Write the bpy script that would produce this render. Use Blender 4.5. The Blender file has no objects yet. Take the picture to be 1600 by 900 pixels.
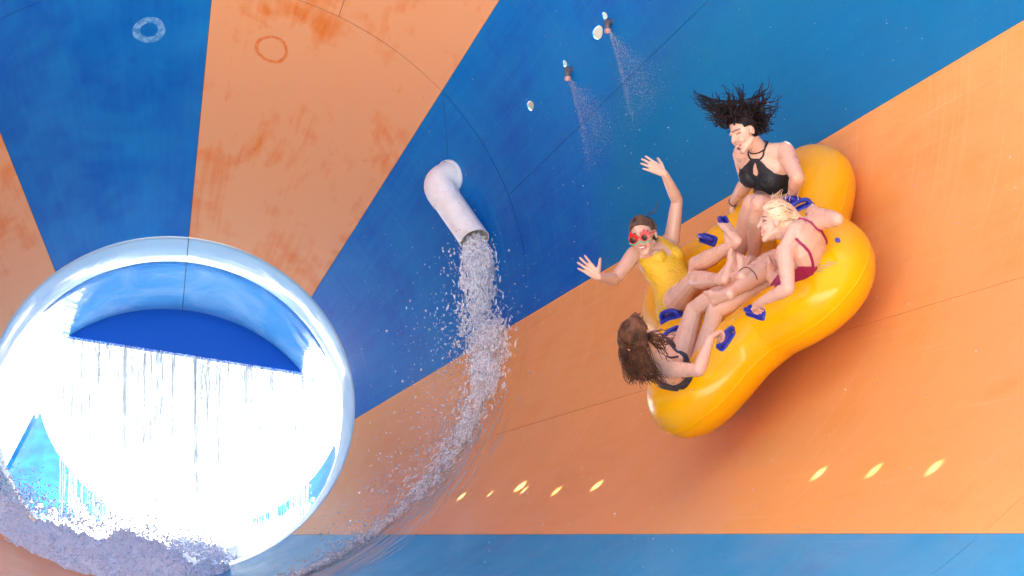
import bpy, bmesh, math, random
import numpy as np
from mathutils import Vector, Matrix
from mathutils.noise import noise as mnoise, fractal
R_ = math.radians
random.seed(7); rng = np.random.default_rng(7)
C = bpy.context.scene.collection
scene = bpy.context.scene

# ------------------------------------------------------------ camera
cam = bpy.data.objects.new('camera', bpy.data.cameras.new('camera')); C.objects.link(cam)
cam.location = (0, 0, 0); cam.rotation_euler = (R_(90), 0, 0)
cam.data.sensor_width = 36; cam.data.lens = 36 * 5100 / 1600
cam.data.clip_start = .1; cam.data.clip_end = 3000
scene.camera = cam
# ------------------------------------------------------------ sky and sun
LIGHT_DIR = Vector((-.165, -.315, -.935)).normalized()      # the way the sun light travels
EL = math.asin(-LIGHT_DIR.z); AZ = math.atan2(-LIGHT_DIR.x, -LIGHT_DIR.y)
w = bpy.data.worlds.new('World'); scene.world = w; w.use_nodes = True
nt = w.node_tree; bg = nt.nodes['Background']
sky = nt.nodes.new('ShaderNodeTexSky'); sky.sky_type = 'NISHITA'; sky.sun_disc = False
sky.sun_elevation = EL; sky.sun_rotation = AZ; sky.air_density = 1.0; sky.dust_density = 9.0; sky.ozone_density = .4
nt.links.new(sky.outputs[0], bg.inputs[0]); bg.inputs[1].default_value = .055
sun = bpy.data.objects.new('sun', bpy.data.lights.new('sun', 'SUN')); C.objects.link(sun)
sun.data.energy = 5.0; sun.data.angle = R_(.53); sun.data.color = (1, .96, .90)
sun.rotation_euler = LIGHT_DIR.to_track_quat('-Z', 'Y').to_euler()
scene.view_settings.view_transform = 'Standard'; scene.view_settings.look = 'None'
scene.view_settings.gamma = 1; scene.view_settings.use_curve_mapping = False
scene.view_settings.exposure = 3.3
scene.cycles.max_bounces = 14; scene.cycles.diffuse_bounces = 8; scene.cycles.transparent_max_bounces = 24
scene.cycles.caustics_reflective = False; scene.cycles.caustics_refractive = False

# ------------------------------------------------------------ helpers
def tagit(o, label=None, cat=None, group=None, kind=None):
    if label: o['label'] = label
    if cat: o['category'] = cat
    if group: o['group'] = group
    if kind: o['kind'] = kind
    return o
def mesh_obj(name, verts, faces, mat, parent=None, smooth=True, origin=(0, 0, 0)):
    """verts are world coordinates; origin is the world point of the object (or of its root)"""
    me = bpy.data.meshes.new(name)
    v = np.asarray(verts, dtype=float).reshape(-1, 3) - np.asarray(origin, dtype=float)
    if isinstance(faces, np.ndarray):
        nv, nf, k = len(v), len(faces), faces.shape[1]
        me.vertices.add(nv); me.vertices.foreach_set('co', v.ravel())
        me.loops.add(nf * k); me.loops.foreach_set('vertex_index', faces.ravel().astype(np.int32))
        me.polygons.add(nf); me.polygons.foreach_set('loop_start', np.arange(nf, dtype=np.int32) * k)
        me.update(calc_edges=True); me.validate()
    else:
        me.from_pydata([tuple(p) for p in v], [], faces); me.update()
    if smooth: me.polygons.foreach_set('use_smooth', [True] * len(me.polygons))
    if mat: me.materials.append(mat)
    o = bpy.data.objects.new(name, me); C.objects.link(o)
    if parent: o.parent = parent
    else: o.location = origin
    return o
def empty(name, loc=(0, 0, 0)):
    o = bpy.data.objects.new(name, None); C.objects.link(o); o.location = loc; o.empty_display_size = .1
    return o
def bm_obj(name, bm, mat, parent=None, smooth=True, origin=(0, 0, 0)):
    v = [x.co.copy() for x in bm.verts]; bm.verts.index_update()
    f = [[q.index for q in p.verts] for p in bm.faces]; bm.free()
    return mesh_obj(name, v, f, mat, parent, smooth, origin)
class Geo:
    """collects grids and tubes into one vertex and face list"""
    def __init__(s): s.v = []; s.f = []
    def grid(s, P, closeu=False, closev=False, flip=False):
        nu, nv = len(P), len(P[0]); b = len(s.v)
        for r in P: s.v.extend([tuple(q) for q in r])
        for i in range(nu if closeu else nu - 1):
            for j in range(nv if closev else nv - 1):
                i2, j2 = (i + 1) % nu, (j + 1) % nv
                q = [b + i * nv + j, b + i2 * nv + j, b + i2 * nv + j2, b + i * nv + j2]
                s.f.append(q[::-1] if flip else q)
    def fan(s, ring, flip=False):
        b = len(s.v); s.v.extend([tuple(q) for q in ring]); f = list(range(b, b + len(ring)))
        s.f.append(f[::-1] if flip else f)
    def tube(s, pts, rad, n=8, caps=True, up=None):
        pts = [Vector(p) for p in pts]
        if not hasattr(rad, '__len__'): rad = [rad] * len(pts)
        t0 = (pts[1] - pts[0]).normalized()
        u = Vector(up) if up else (Vector((0, 0, 1)) if abs(t0.z) < .9 else Vector((1, 0, 0)))
        rows = []
        for i, p in enumerate(pts):
            t = (pts[min(i + 1, len(pts) - 1)] - pts[max(i - 1, 0)])
            if t.length < 1e-9: t = t0
            t = t.normalized(); u = (u - t * u.dot(t)).normalized(); w_ = t.cross(u)
            rows.append([p + (u * math.cos(a) + w_ * math.sin(a)) * rad[i] for a in [2 * math.pi * k / n for k in range(n)]])
        s.grid(rows, closev=True, flip=True)
        if caps: s.fan(rows[0]); s.fan(rows[-1], flip=True)
    def box(s, c, ax, ay, az):
        c = Vector(c); b = len(s.v)
        for i in (-1, 1):
            for j in (-1, 1):
                for k in (-1, 1): s.v.append(tuple(c + Vector(ax) * i + Vector(ay) * j + Vector(az) * k))
        s.f += [[b + q for q in f] for f in ((0, 1, 3, 2), (4, 6, 7, 5), (0, 4, 5, 1), (2, 3, 7, 6), (0, 2, 6, 4), (1, 5, 7, 3))]
    def build(s, name, mat, parent=None, smooth=True, origin=(0, 0, 0)):
        return mesh_obj(name, s.v, s.f, mat, parent, smooth, origin)
def ico(sub):
    bm = bmesh.new(); bmesh.ops.create_icosphere(bm, subdivisions=sub, radius=1)
    v = np.array([x.co[:] for x in bm.verts]); bm.verts.index_update()
    f = np.array([[q.index for q in p.verts] for p in bm.faces]); bm.free(); return v, f
ICO = {1: ico(1), 2: ico(2)}
def blobs(centers, radii, sub=1, stretch=None, jit=.25):
    """many drops as one vertex and face array; stretch = (n,3) vectors that lengthen each drop"""
    V, F = ICO[sub]; n = len(centers); centers = np.asarray(centers); radii = np.asarray(radii)
    vv = V[None] * radii[:, None, None] * (1 + jit * rng.standard_normal((n, len(V), 1)) * .5)
    if stretch is not None:
        s = np.asarray(stretch); dot = np.einsum('kc,nc->nk', V, s); vv = vv + dot[:, :, None] * s[:, None, :] / (np.linalg.norm(s, axis=1)[:, None, None] + 1e-9)
    vv = vv + centers[:, None]
    ff = F[None] + (np.arange(n) * len(V))[:, None, None]
    return vv.reshape(-1, 3), ff.reshape(-1, 3)

# ------------------------------------------------------------ materials
class M_:
    def __init__(s, name):
        s.m = bpy.data.materials.new(name); s.m.use_nodes = True; s.nt = s.m.node_tree
        s.b = s.nt.nodes['Principled BSDF']; s.out = s.nt.nodes['Material Output']
    def n(s, t, **kw):
        x = s.nt.nodes.new(t)
        for k, v in kw.items():
            if k in x.inputs: x.inputs[k].default_value = v
            else: setattr(x, k, v)
        return x
    def l(s, a, b): s.nt.links.new(a, b)
    def tc(s, scale=(1, 1, 1), kind='Object'):
        t = s.n('ShaderNodeTexCoord'); mp = s.n('ShaderNodeMapping'); mp.inputs['Scale'].default_value = scale
        s.l(t.outputs[kind], mp.inputs[0]); return mp.outputs[0]
    def noise(s, vec, scale, detail=6, rough=.6, dist=0.):
        x = s.n('ShaderNodeTexNoise'); x.inputs['Scale'].default_value = scale; x.inputs['Detail'].default_value = detail
        x.inputs['Roughness'].default_value = rough; x.inputs['Distortion'].default_value = dist
        s.l(vec, x.inputs['Vector']); return x.outputs[0]
    def ramp(s, fac, stops):
        x = s.n('ShaderNodeValToRGB'); e = x.color_ramp.elements
        while len(e) < len(stops): e.new(.5)
        for i, (p, c) in enumerate(stops):
            e[i].position = p; e[i].color = (*c, 1) if hasattr(c, '__len__') else (c, c, c, 1)
        s.l(fac, x.inputs[0]); return x.outputs[0]
    def mix(s, fac, a, b, mode='MIX'):
        x = s.n('ShaderNodeMix', data_type='RGBA', blend_type=mode)
        for i, v in ((0, fac), (6, a), (7, b)):
            if hasattr(v, 'is_output') or isinstance(v, bpy.types.NodeSocket): s.l(v, x.inputs[i])
            else: x.inputs[i].default_value = v if not hasattr(v, '__len__') else (*v, 1)
        return x.outputs[2]
    def math(s, op, a, b=0., c=None):
        x = s.n('ShaderNodeMath', operation=op)
        for i, v in ((0, a), (1, b), (2, c)):
            if v is None: continue
            if isinstance(v, bpy.types.NodeSocket): s.l(v, x.inputs[i])
            else: x.inputs[i].default_value = v
        return x.outputs[0]
    def bump(s, h, strength, dist=.01):
        x = s.n('ShaderNodeBump'); x.inputs['Strength'].default_value = strength; x.inputs['Distance'].default_value = dist
        s.l(h, x.inputs['Height']); s.l(x.outputs[0], s.b.inputs['Normal'])
    def set(s, **kw):
        for k, v in kw.items():
            k = {'base': 'Base Color', 'rough': 'Roughness', 'metal': 'Metallic', 'spec': 'Specular IOR Level', 'trans': 'Transmission Weight',
                 'ior': 'IOR', 'coat': 'Coat Weight', 'coatr': 'Coat Roughness', 'sss': 'Subsurface Weight', 'alpha': 'Alpha'}.get(k, k)
            if isinstance(v, bpy.types.NodeSocket): s.l(v, s.b.inputs[k])
            else: s.b.inputs[k].default_value = (*v, 1) if hasattr(v, '__len__') and len(v) == 3 and k == 'Base Color' else v
        return s
# ------------------------------------------------------------ gelcoat
def gelcoat(name, clean, chalk, lo, hi, film=None, streak=.5, teal=False):
    m = M_(name); v = m.tc(); uv = m.tc((26, 1.1, 1), 'UV')
    big = m.noise(v, .55, 5, .62, .6); mid = m.noise(v, 2.4, 8, .62, .4); st = m.noise(uv, 1.6, 7, .65, .3)
    f = m.math('ADD', m.math('MULTIPLY', big, .62), m.math('ADD', m.math('MULTIPLY', mid, .22), m.math('MULTIPLY', st, .16 * streak * 2)))
    sw = m.noise(m.tc((1, 1, 1)), 1.7, 3, .45, 3.2); f = m.math('ADD', f, m.math('MULTIPLY', m.math('SUBTRACT', sw, .5), .22 if not film or not teal else .12))
    fac = m.ramp(f, [(lo, 0.), (hi, 1.)])
    col = m.mix(fac, clean, chalk)
    if streak > .6:      # light smears paint in the wet sheen of water swept round the cone
        swp = m.ramp(m.noise(m.tc((1.5, 17, 1), 'UV'), 1.6, 7, .68, .15), [(.54, 0.), (.72, 1.)]); col = m.mix(m.math('MULTIPLY', swp, .32), col, film or chalk)
    # thin drip and scrub lines that run down the slide
    thin = m.ramp(m.noise(m.tc((160, .8, 1), 'UV'), 1., 4, .6), [(.60, 0.), (.74, 1.)])
    col = m.mix(m.math('MULTIPLY', thin, .22 * max(.6, streak) * 1.3), col, film or chalk)
    if teal:         # greenish film left by the water that the nozzles spray
        t = m.n('ShaderNodeTexCoord'); sx = m.n('ShaderNodeSeparateXYZ'); m.l(t.outputs['UV'], sx.inputs[0])
        wob = m.math('MULTIPLY', m.math('SUBTRACT', m.noise(v, 1.1, 5, .6, .5), .5), .9)
        e1 = m.ramp(m.math('ADD', m.math('MULTIPLY_ADD', sx.outputs[1], 1., -5.9), m.math('ADD', m.math('MULTIPLY', wob, 1.), m.math('MULTIPLY', m.math('SUBTRACT', .47, sx.outputs[0]), .9))), [(.05, 0.), (.55, 1.)])
        e2 = m.ramp(m.math('SUBTRACT', .52, m.math('ADD', sx.outputs[0], m.math('MULTIPLY', wob, .2))), [(.02, 0.), (.22, 1.)])
        col = m.mix(m.math('MULTIPLY', m.math('MULTIPLY', e1, e2), .62), col, (.0, .185, .34))
    m.set(base=col, rough=m.ramp(mid, [(.3, .28), (.75, .5)]), spec=.28, coat=.10, coatr=.10)
    m.bump(m.noise(v, 1.3, 4, .5), .12, .05)
    return m.m
BLUE = gelcoat('gelcoat_blue', (.0, .085, .40), (.004, .19, .52), .37, .63, (.05, .26, .52))
BLUE_SHEEN = gelcoat('gelcoat_blue_wet_sheen', (.0, .17, .42), (.004, .29, .55), .34, .60, (.08, .38, .66), 1.2)  # lower blue, lightened so the wet reflection is in the colour
BLUE_TEAL = gelcoat('gelcoat_blue_film', (.0, .07, .40), (.0, .17, .49), .37, .64, (.05, .24, .48), .9, True)
ORANGE = gelcoat('gelcoat_orange', (.68, .165, .015), (.72, .335, .155), .40, .52, (.78, .38, .2))
ORANGE_WET = gelcoat('gelcoat_orange_wet', (.76, .29, .055), (.80, .36, .11), .35, .62, (.85, .5, .25), 1.2)
m = M_('seam_sealant'); m.set(base=(.02, .05, .07), rough=.7); SEAM = m.m
m = M_('fibreglass_back'); m.set(base=m.ramp(m.noise(m.tc(), 3), [(.3, (.35, .35, .33)), (.7, (.5, .5, .47))]), rough=.7); BACK = m.m

# ------------------------------------------------------------ the funnel: a cone lying on its side
FA = Vector((-2.94342828, 27.32698973, -2.06730867)); Fa = Vector((.12703014, -.89725866, .42283596))
Fx = Vector((.99189886, .11490979, -.0541516)); Fz = Vector((0, .42628939, .90458684)); TAL = math.tan(.45450617)
PH = -.8353719; D_EXIT, D_RING, D_RING2, D_MOUTH = 2.85, 5.0, 11.5, 15.2
def cone(d, th, off=0.):
    r = d * TAL; e = Fx * math.cos(th) + Fz * math.sin(th)
    n = e * math.cos(.4545) - Fa * math.sin(.4545)
    return FA + Fa * d + e * r + n * off
def cone_n(th):                      # into the funnel
    e = Fx * math.cos(th) + Fz * math.sin(th); return -(e * math.cos(.4545) - Fa * math.sin(.4545))
funnel = empty('water_slide_funnel', FA + Fa * 8 - Vector((0, 0, 3)))
tagit(funnel, 'giant striped blue and orange fibreglass funnel the riders slide around in', 'water slide')
F0 = funnel.location.copy()
HOLES = []       # (d, theta, radius along d, radius across)
for dd, tt, ra, rb in [(5.54, 28.0, .034, .034), (5.98, 28.2, .020, .024), (6.35, 27.5, .056, .042), (6.47, 28.3, .022, .030), (6.99, 29.15, .036, .034),
                       (7.51, 28.95, .046, .038), (9.08, 30.2, .022, .026), (9.20, 29.1, .026, .028), (9.68, 30.5, .034, .032), (10.20, 30.3, .040, .036),
                       (10.77, 30.5, .040, .036), (11.36, 30.7, .042, .036)]:
    HOLES.append((dd, R_(tt), ra, rb))
def panel(d0, d1, t0, t1, mat, off0=0., thick=.011, name='panel', holes=True):
    """one curved fibreglass panel, its holes cut through it"""
    gap = .0022
    hs = [h for h in HOLES if holes and d0 < h[0] < d1 and t0 < h[1] < t1]
    ds = set(np.linspace(d0 + gap, d1 - gap, max(3, int((d1 - d0) / .25)) + 1).tolist()); ts = set(np.linspace(0, 1, 25).tolist())
    ds = sorted(ds); ts = sorted(ts)
    rows, back = [], []
    for d in ds:
        g = gap / (d * TAL); row = []; bk = []
        for t in ts:
            th = t0 + g + (t1 - t0 - 2 * g) * t
            row.append(cone(d, th, off0)); bk.append(cone(d, th, off0 + thick))
        rows.append(row); back.append(bk)
    nu, nv = len(ds), len(ts)
    v = [tuple(p) for r in rows for p in r] + [tuple(p) for r in back for p in r]
    f = []; N = nu * nv
    for i in range(nu - 1):
        for j in range(nv - 1):
            a_, b_, c_, e_ = i * nv + j, (i + 1) * nv + j, (i + 1) * nv + j + 1, i * nv + j + 1
            f.append([a_, b_, c_, e_]); f.append([N + e_, N + c_, N + b_, N + a_])
    edge = [i * nv for i in range(nu)] + [(nu - 1) * nv + j for j in range(1, nv)] + [i * nv + nv - 1 for i in range(nu - 2, -1, -1)] + [j for j in range(nv - 2, 0, -1)]
    for k in range(len(edge)):
        p, q = edge[k], edge[(k + 1) % len(edge)]; f.append([q, p, N + p, N + q])
    o = mesh_obj(name, v, f, mat, funnel, True, F0)
    me = o.data
    uvl = me.uv_layers.new(name='UVMap')
    uvs = [((t0 + (t1 - t0) * t), d) for d in ds for t in ts] * 2
    for lp in me.loops: uvl.data[lp.index].uv = uvs[lp.vertex_index]
    if hs:
        bm = bmesh.new()
        for (hd, ht, ra, rb) in hs:
            c = cone(hd, ht) - F0; nrm = cone_n(ht); al_ = (cone(hd + .1, ht) - cone(hd, ht)).normalized(); ac = nrm.cross(al_)
            lo, hi = [], []
            for k in range(28):
                a_ = 2 * math.pi * k / 28; rr = 1 + .07 * math.sin(3 * a_ + hd * 7)
                q = c + al_ * (ra * math.cos(a_) * rr) + ac * (rb * math.sin(a_) * rr)
                lo.append(bm.verts.new(q - nrm * .2)); hi.append(bm.verts.new(q + nrm * .2))
            bm.faces.new(lo); bm.faces.new(hi[::-1])
            for k in range(28): bm.faces.new([lo[(k + 1) % 28], lo[k], hi[k], hi[(k + 1) % 28]])
        bmesh.ops.recalc_face_normals(bm, faces=bm.faces)
        cm = bpy.data.meshes.new('cut'); bm.to_mesh(cm); bm.free(); co = bpy.data.objects.new('cut', cm); C.objects.link(co); co.location = F0
        bm = bmesh.new(); bm.from_mesh(me); bmesh.ops.recalc_face_normals(bm, faces=bm.faces); bm.to_mesh(me); bm.free()
        bpy.context.view_layer.update()
        mod = o.modifiers.new('b', 'BOOLEAN'); mod.object = co; mod.operation = 'DIFFERENCE'; mod.solver = 'EXACT'
        bpy.context.view_layer.update()
        dg = bpy.context.evaluated_depsgraph_get(); nm = bpy.data.meshes.new_from_object(o.evaluated_get(dg)); o.modifiers.clear(); o.data = nm
        bpy.data.objects.remove(co)
        nm.polygons.foreach_set('use_smooth', [True] * len(nm.polygons))
        try: nm.set_sharp_from_angle(angle=R_(35))
        except Exception: pass
    else:
        me.set_sharp_from_angle(angle=R_(35))
    return o
for k in range(8):
    t0 = PH + k * math.pi / 4; t1 = t0 + math.pi / 4; mid = (t0 + t1) / 2
    orange = k % 2 == 0; low = k in (0, 7, 6, 5)
    mat = (ORANGE_WET if low else ORANGE) if orange else (BLUE_TEAL if k == 1 else BLUE_SHEEN if low else BLUE)
    nm = 'orange_panel' if orange else 'blue_panel'
    panel(D_EXIT, D_RING, t0, t1, mat, name=nm)
    for (d0, d1) in ((D_RING, D_RING2), (D_RING2, D_MOUTH)):
        panel(d0, d1, t0, mid, mat, name=nm); panel(d0, d1, mid, t1, mat, name=nm)
# dark sealant behind every joint
g = Geo()
for k in range(16):
    th = PH + k * math.pi / 8
    d0 = D_EXIT if k % 2 == 0 else D_RING
    n_ = 30; rows = []
    for i in range(n_ + 1):
        d = d0 + (D_MOUTH - d0) * i / n_; w_ = .012 / (d * TAL)
        rows.append([cone(d, th - w_, .0045), cone(d, th + w_, .0045), cone(d, th + w_, .028), cone(d, th - w_, .028)])
    g.grid(rows, closev=True); 
for d in (D_RING, D_RING2):
    rows = []
    for i in range(97):
        th = 2 * math.pi * i / 96
        rows.append([cone(d - .012, th, .005), cone(d + .012, th, .005), cone(d + .012, th, .027), cone(d - .012, th, .027)])
    g.grid(rows, closev=True)
g.grid([[cone(4.99 + (4.66 - 4.99) * i / 12, R_(41.9 + (33.6 - 41.9) * i / 12) + q, -.0015) for q in (-.0012, .0012)] for i in range(13)])
g.build('joint_sealant', SEAM, funnel, False, F0)
# mouth rim
g = Geo(); rows = []
for i in range(129):
    th = 2 * math.pi * i / 128; rows.append([cone(D_MOUTH + .002, th, o_) + Fa * q for o_, q in ((-.0, 0), (0, .05), (.18, .05), (.18, 0))])
g.grid(rows, closev=True); g.build('mouth_rim', BACK, funnel, True, F0)
# tide marks left by the two capped ports in the upper panels
m = M_('blue_tide_mark'); v = m.tc()
m.set(base=m.mix(m.ramp(m.noise(v, 30, 4), [(.4, 0.), (.6, 1.)]), (.03, .2, .5), (.16, .38, .66)), rough=.5); MARKB = m.m
m = M_('orange_tide_mark'); m.set(base=m.mix(m.ramp(m.noise(m.tc(), 30, 4), [(.4, 0.), (.6, 1.)]), (.70, .17, .025), (.72, .24, .07)), rough=.45); MARKO = m.m
def patch(name, d, th, rad, mat, mat2=None, rin=.62):
    c = cone(d, th); n_ = cone_n(th); al_ = (cone(d + .1, th) - c).normalized(); ac = n_.cross(al_)
    def pt(r, a_, h=.0015):
        q = c + al_ * (r * math.cos(a_)) + ac * (r * math.sin(a_))
        dv = q - FA; dd = dv.dot(Fa); tt = math.atan2(dv.dot(Fz), dv.dot(Fx)); return cone(dd, tt, -h)
    g = Geo(); rows = []
    for i in range(49):
        a_ = 2 * math.pi * i / 48; k = 1 + .03 * math.sin(2 * a_ + d) + .025 * math.sin(3 * a_ + 2 * d) + .012 * math.sin(7 * a_)
        rows.append([pt(rad * rin * k, a_), pt(rad * k * .85, a_, .004), pt(rad * k, a_)])
    g.grid(rows, flip=True); o = g.build(name, mat, funnel, True, F0)
    if mat2:
        g = Geo(); g.fan([pt(rad * rin * .99, 2 * math.pi * i / 40, .001) for i in range(40)]); g.build(name, mat2, funnel, True, F0)
    return o
patch('tide_mark', 4.60, R_(98.3), .118, MARKB, None, .55)
patch('tide_mark', 4.56, R_(74.7), .125, MARKO, None, .8)
# ------------------------------------------------------------ the round exit: rolled lip, short tube, open trough beyond
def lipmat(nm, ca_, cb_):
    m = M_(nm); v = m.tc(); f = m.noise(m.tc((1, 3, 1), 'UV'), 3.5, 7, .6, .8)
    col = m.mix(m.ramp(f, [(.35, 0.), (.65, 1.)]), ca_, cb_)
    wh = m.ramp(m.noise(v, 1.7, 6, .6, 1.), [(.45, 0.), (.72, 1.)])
    col = m.mix(m.math('MULTIPLY', wh, .35), col, (.55, .72, .8))  # whitish patches put glare into the colour
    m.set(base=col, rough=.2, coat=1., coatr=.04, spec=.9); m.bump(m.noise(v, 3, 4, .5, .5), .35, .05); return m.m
LIP = lipmat('lip_glare_gelcoat', (.30, .57, .76), (.66, .82, .90)); TUBEM = lipmat('tube_gelcoat', (.02, .26, .58), (.22, .52, .74))  # lip base paled to paint in the glare from beyond the exit
m = M_('blue_baffle'); m.set(base=(.0, .11, .52), rough=.4); BAFF = m.m
Rx = D_EXIT * TAL
exit_ = empty('round_exit_tube', FA + Fa * 1.5 + Fz * -1.39); E0 = exit_.location.copy()
tagit(exit_, 'round tube opening at the narrow end of the funnel, glaring white light beyond', 'tube')
def ring(dax, r, n_=128): return [FA + Fa * dax + (Fx * math.cos(2 * math.pi * k / n_) + Fz * math.sin(2 * math.pi * k / n_)) * r for k in range(n_)]
prof = [(D_EXIT - .001, Rx + .02), (D_EXIT - .002, Rx - .002)]
for i in range(1, 11):                                  # the roll of the lip
    u = i / 10; prof.append((D_EXIT - .002 - .26 * u, Rx - .002 - .085 * math.sin(u * math.pi * .5)))
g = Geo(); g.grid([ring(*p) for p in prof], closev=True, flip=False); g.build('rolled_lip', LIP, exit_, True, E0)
r1 = prof[-1][1]
tube_p = [(D_EXIT - .266, r1 + .004), (D_EXIT - .31, r1 + .035), (D_EXIT - .5, r1 + .045), (D_EXIT - .9, r1 + .05), (D_EXIT - 1.27, r1 + .05), (D_EXIT - 1.27, r1 + .10), (D_EXIT - .31, r1 + .10)]
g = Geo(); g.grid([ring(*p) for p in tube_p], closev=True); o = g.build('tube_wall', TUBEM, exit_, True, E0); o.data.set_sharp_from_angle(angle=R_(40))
# joint line across the lip and tube
g = Geo(); th = PH + 3 * math.pi / 4
line = [FA + Fa * d + (Fx * math.cos(th) + Fz * math.sin(th)) * (r - .002) for d, r in prof[1:] + tube_p[:5]]
g.tube(line, .0028, 5); g.build('joint_line', SEAM, exit_, True, E0)
# baffle: the flat blue plate that closes the top of the tube end, water pours off its straight edge
DB = D_EXIT - 1.272; RB = r1 + .10
ang0, ang1 = R_(37), R_(130)
arc = [ang0 + (ang1 - ang0) * i / 40 for i in range(41)]
g = Geo()
fr = [FA + Fa * DB + (Fx * math.cos(a_) + Fz * math.sin(a_)) * RB for a_ in arc]; bk = [p - Fa * .06 for p in fr]
g.fan(fr); g.fan(bk, True); g.grid([fr + [fr[0]], bk + [bk[0]]], flip=True)
g.build('baffle_plate', BAFF, exit_, False, E0)
edgeR, edgeL = fr[0], fr[-1]
# trough
trough = empty('runout_trough', FA + Fa * DB + Vector((-.3, 3, -1.5))); T0 = trough.location.copy()
tagit(trough, 'sunlit pale blue half pipe trough carrying the water away beyond the exit', 'water trough')
m = M_('trough_gelcoat'); m.set(base=m.mix(m.ramp(m.noise(m.tc((1, 1, 4)), 3, 6), [(.4, 0.), (.65, 1.)]), (.0, .05, .42), (.0, .09, .5)), rough=.35, spec=.2); TR = m.m
cen = FA + Fa * DB; dirh = Vector((.02, 1, .35)).normalized(); side = dirh.cross(Vector((0, 0, 1))).normalized(); upt = side.cross(dirh)
g = Geo(); rows = []
for i in range(25):
    q = cen + dirh * (-.02 + 1.75 * i / 24) ; rr = []
    for j in range(41):
        a_ = R_(-170 + 164 * j / 40); rr.append(q + (side * math.cos(a_) + upt * math.sin(a_)) * (RB - .03) * (1 - .05 * i / 24))
    rows.append(rr)
g.grid(rows); out_ = [[p + (p - (cen + dirh * ((p - cen).dot(dirh)))).normalized() * .05 for p in r] for r in rows]
g.grid(out_, flip=True)
g.build('trough_wall', TR, trough, True, T0)
# ------------------------------------------------------------ setting: ground, splash pool
m = M_('pale_concrete'); m.set(base=m.ramp(m.noise(m.tc(), .8, 8), [(.3, (.50, .48, .44)), (.7, (.62, .60, .56))]), rough=.8); CONC = m.m
o = mesh_obj('ground', [(-1500, -1500, -4.2), (1500, -1500, -4.2), (1500, 1500, -4.2), (-1500, 1500, -4.2)], [[0, 1, 2, 3]], CONC, None, False); o['kind'] = 'structure'
# ------------------------------------------------------------ water
def watermat(name, base, trans, rough=.08, bump=.0):
    m = M_(name); m.set(base=base, trans=trans, rough=rough, ior=1.33, spec=.6)
    if name in ('frothy_water', 'grey_backlit_water'):
        m.bump(m.noise(m.tc(), 90, 4, .6), .35, .01)
    if bump: m.bump(m.noise(m.tc(), 30, 5, .6), bump, .02)
    return m.m
def frothmat(name, col, clear):
    m = M_(name); v = m.tc(); m.set(base=col, trans=.0, rough=.08, ior=1.33, spec=.8); m.bump(m.noise(v, 80, 4, .6), .4, .01)
    tl = m.n('ShaderNodeBsdfTranslucent'); tl.inputs[0].default_value = (.93, .97, 1, 1); ms = m.n('ShaderNodeMixShader'); ms.inputs[0].default_value = .42; m.l(m.b.outputs[0], ms.inputs[1]); m.l(tl.outputs[0], ms.inputs[2])
    gl = m.n('ShaderNodeBsdfTransparent'); mx = m.n('ShaderNodeMixShader')
    m.l(m.ramp(m.noise(v, 26, 6, .7, .8), [(.40, clear), (.58, .0)]), mx.inputs[0]); m.l(ms.outputs[0], mx.inputs[1]); m.l(gl.outputs[0], mx.inputs[2]); m.l(mx.outputs[0], m.out.inputs[0]); return m.m
WATER = frothmat('frothy_water', (1., 1., 1.), .75)
m = M_('grey_backlit_water'); m.set(base=(.82, .89, 1.), rough=.12, spec=.8); m.bump(m.noise(m.tc(), 70, 4, .6), .3, .01); GREYW = m.m
FOAM = watermat('white_foam', (.90, .92, .95), .0, .45, .5)
DROP = watermat('water_drop', (.95, .97, 1.), .55, .05)
def remeshed(name, V, F, mat, vox, sm, label=None, cat=None, parent=None, keep=None, kind=None):
    o = mesh_obj(name, V, F, mat, None, True)
    md = o.modifiers.new('r', 'REMESH'); md.mode = 'VOXEL'; md.voxel_size = vox; md.use_smooth_shade = True
    if sm: s_ = o.modifiers.new('s', 'SMOOTH'); s_.factor = .5; s_.iterations = sm
    bpy.context.view_layer.update(); dg = bpy.context.evaluated_depsgraph_get()
    nm = bpy.data.meshes.new_from_object(o.evaluated_get(dg)); o.modifiers.clear(); o.data = nm
    nm.polygons.foreach_set('use_smooth', [True] * len(nm.polygons))
    nm.materials.clear(); nm.materials.append(mat)
    return o
# foam pool in the trough
rows = []; g = Geo()
for i in range(70):
    s_ = -.5 + 2.15 * i / 69; rr = []
    for j in range(50):
        u = -1.18 + 2.36 * j / 49; q = cen + dirh * s_ + side * u
        edge = 1 - abs(u) / 1.2
        h = -.80 + .16 * fractal(Vector((q.x * 1.3, q.y * 1.0, 2)), .6, 2, 5) * min(1, edge * 4 + .2) + .16 * math.exp(-((s_ - .3) / .4) ** 2)
        rr.append(Vector((q.x, q.y, cen.z + h)))
    rows.append(rr)
g.grid(rows, flip=True); tagit(g.build('plunge_water', FOAM, None, True), kind='structure')
# ------------------------------------------------------------ curtain of water falling off the baffle
m = M_('falling_water'); m.set(base=(.85, .90, .86), trans=.25, rough=.2, ior=1.33); CURT = m.m
g = Geo()
for k in range(620):
    u = rng.random(); u = u if rng.random() > .3 else .05 + .9 * round(u * 9) / 9 + rng.normal() * .012
    u = min(.995, max(.005, u)); p = edgeL.lerp(edgeR, u) + Fa * (.01 - .12 * rng.random())
    L = 1.6 * rng.random() ** 1.3 + .10; n_ = int(8 + L * 10); r0 = .0025 + .0045 * rng.random() ** 2; ph = rng.random() * 9
    pts = []; rd = []
    start = 0 if rng.random() < .6 else rng.random() * .8
    for i in range(n_):
        t = i / (n_ - 1); z = start + L * t
        pts.append(p + Vector((.012 * mnoise(Vector((ph, z * 3, 0))), -.05 * z + .012 * mnoise(Vector((ph + 5, z * 3, 0))), -z)))
        rd.append(max(.0009, r0 * (1 - .5 * t) * (.6 + .9 * abs(mnoise(Vector((ph, z * 14, 3)))) * 1.6)))
    g.tube(pts, rd, 6)
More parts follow.
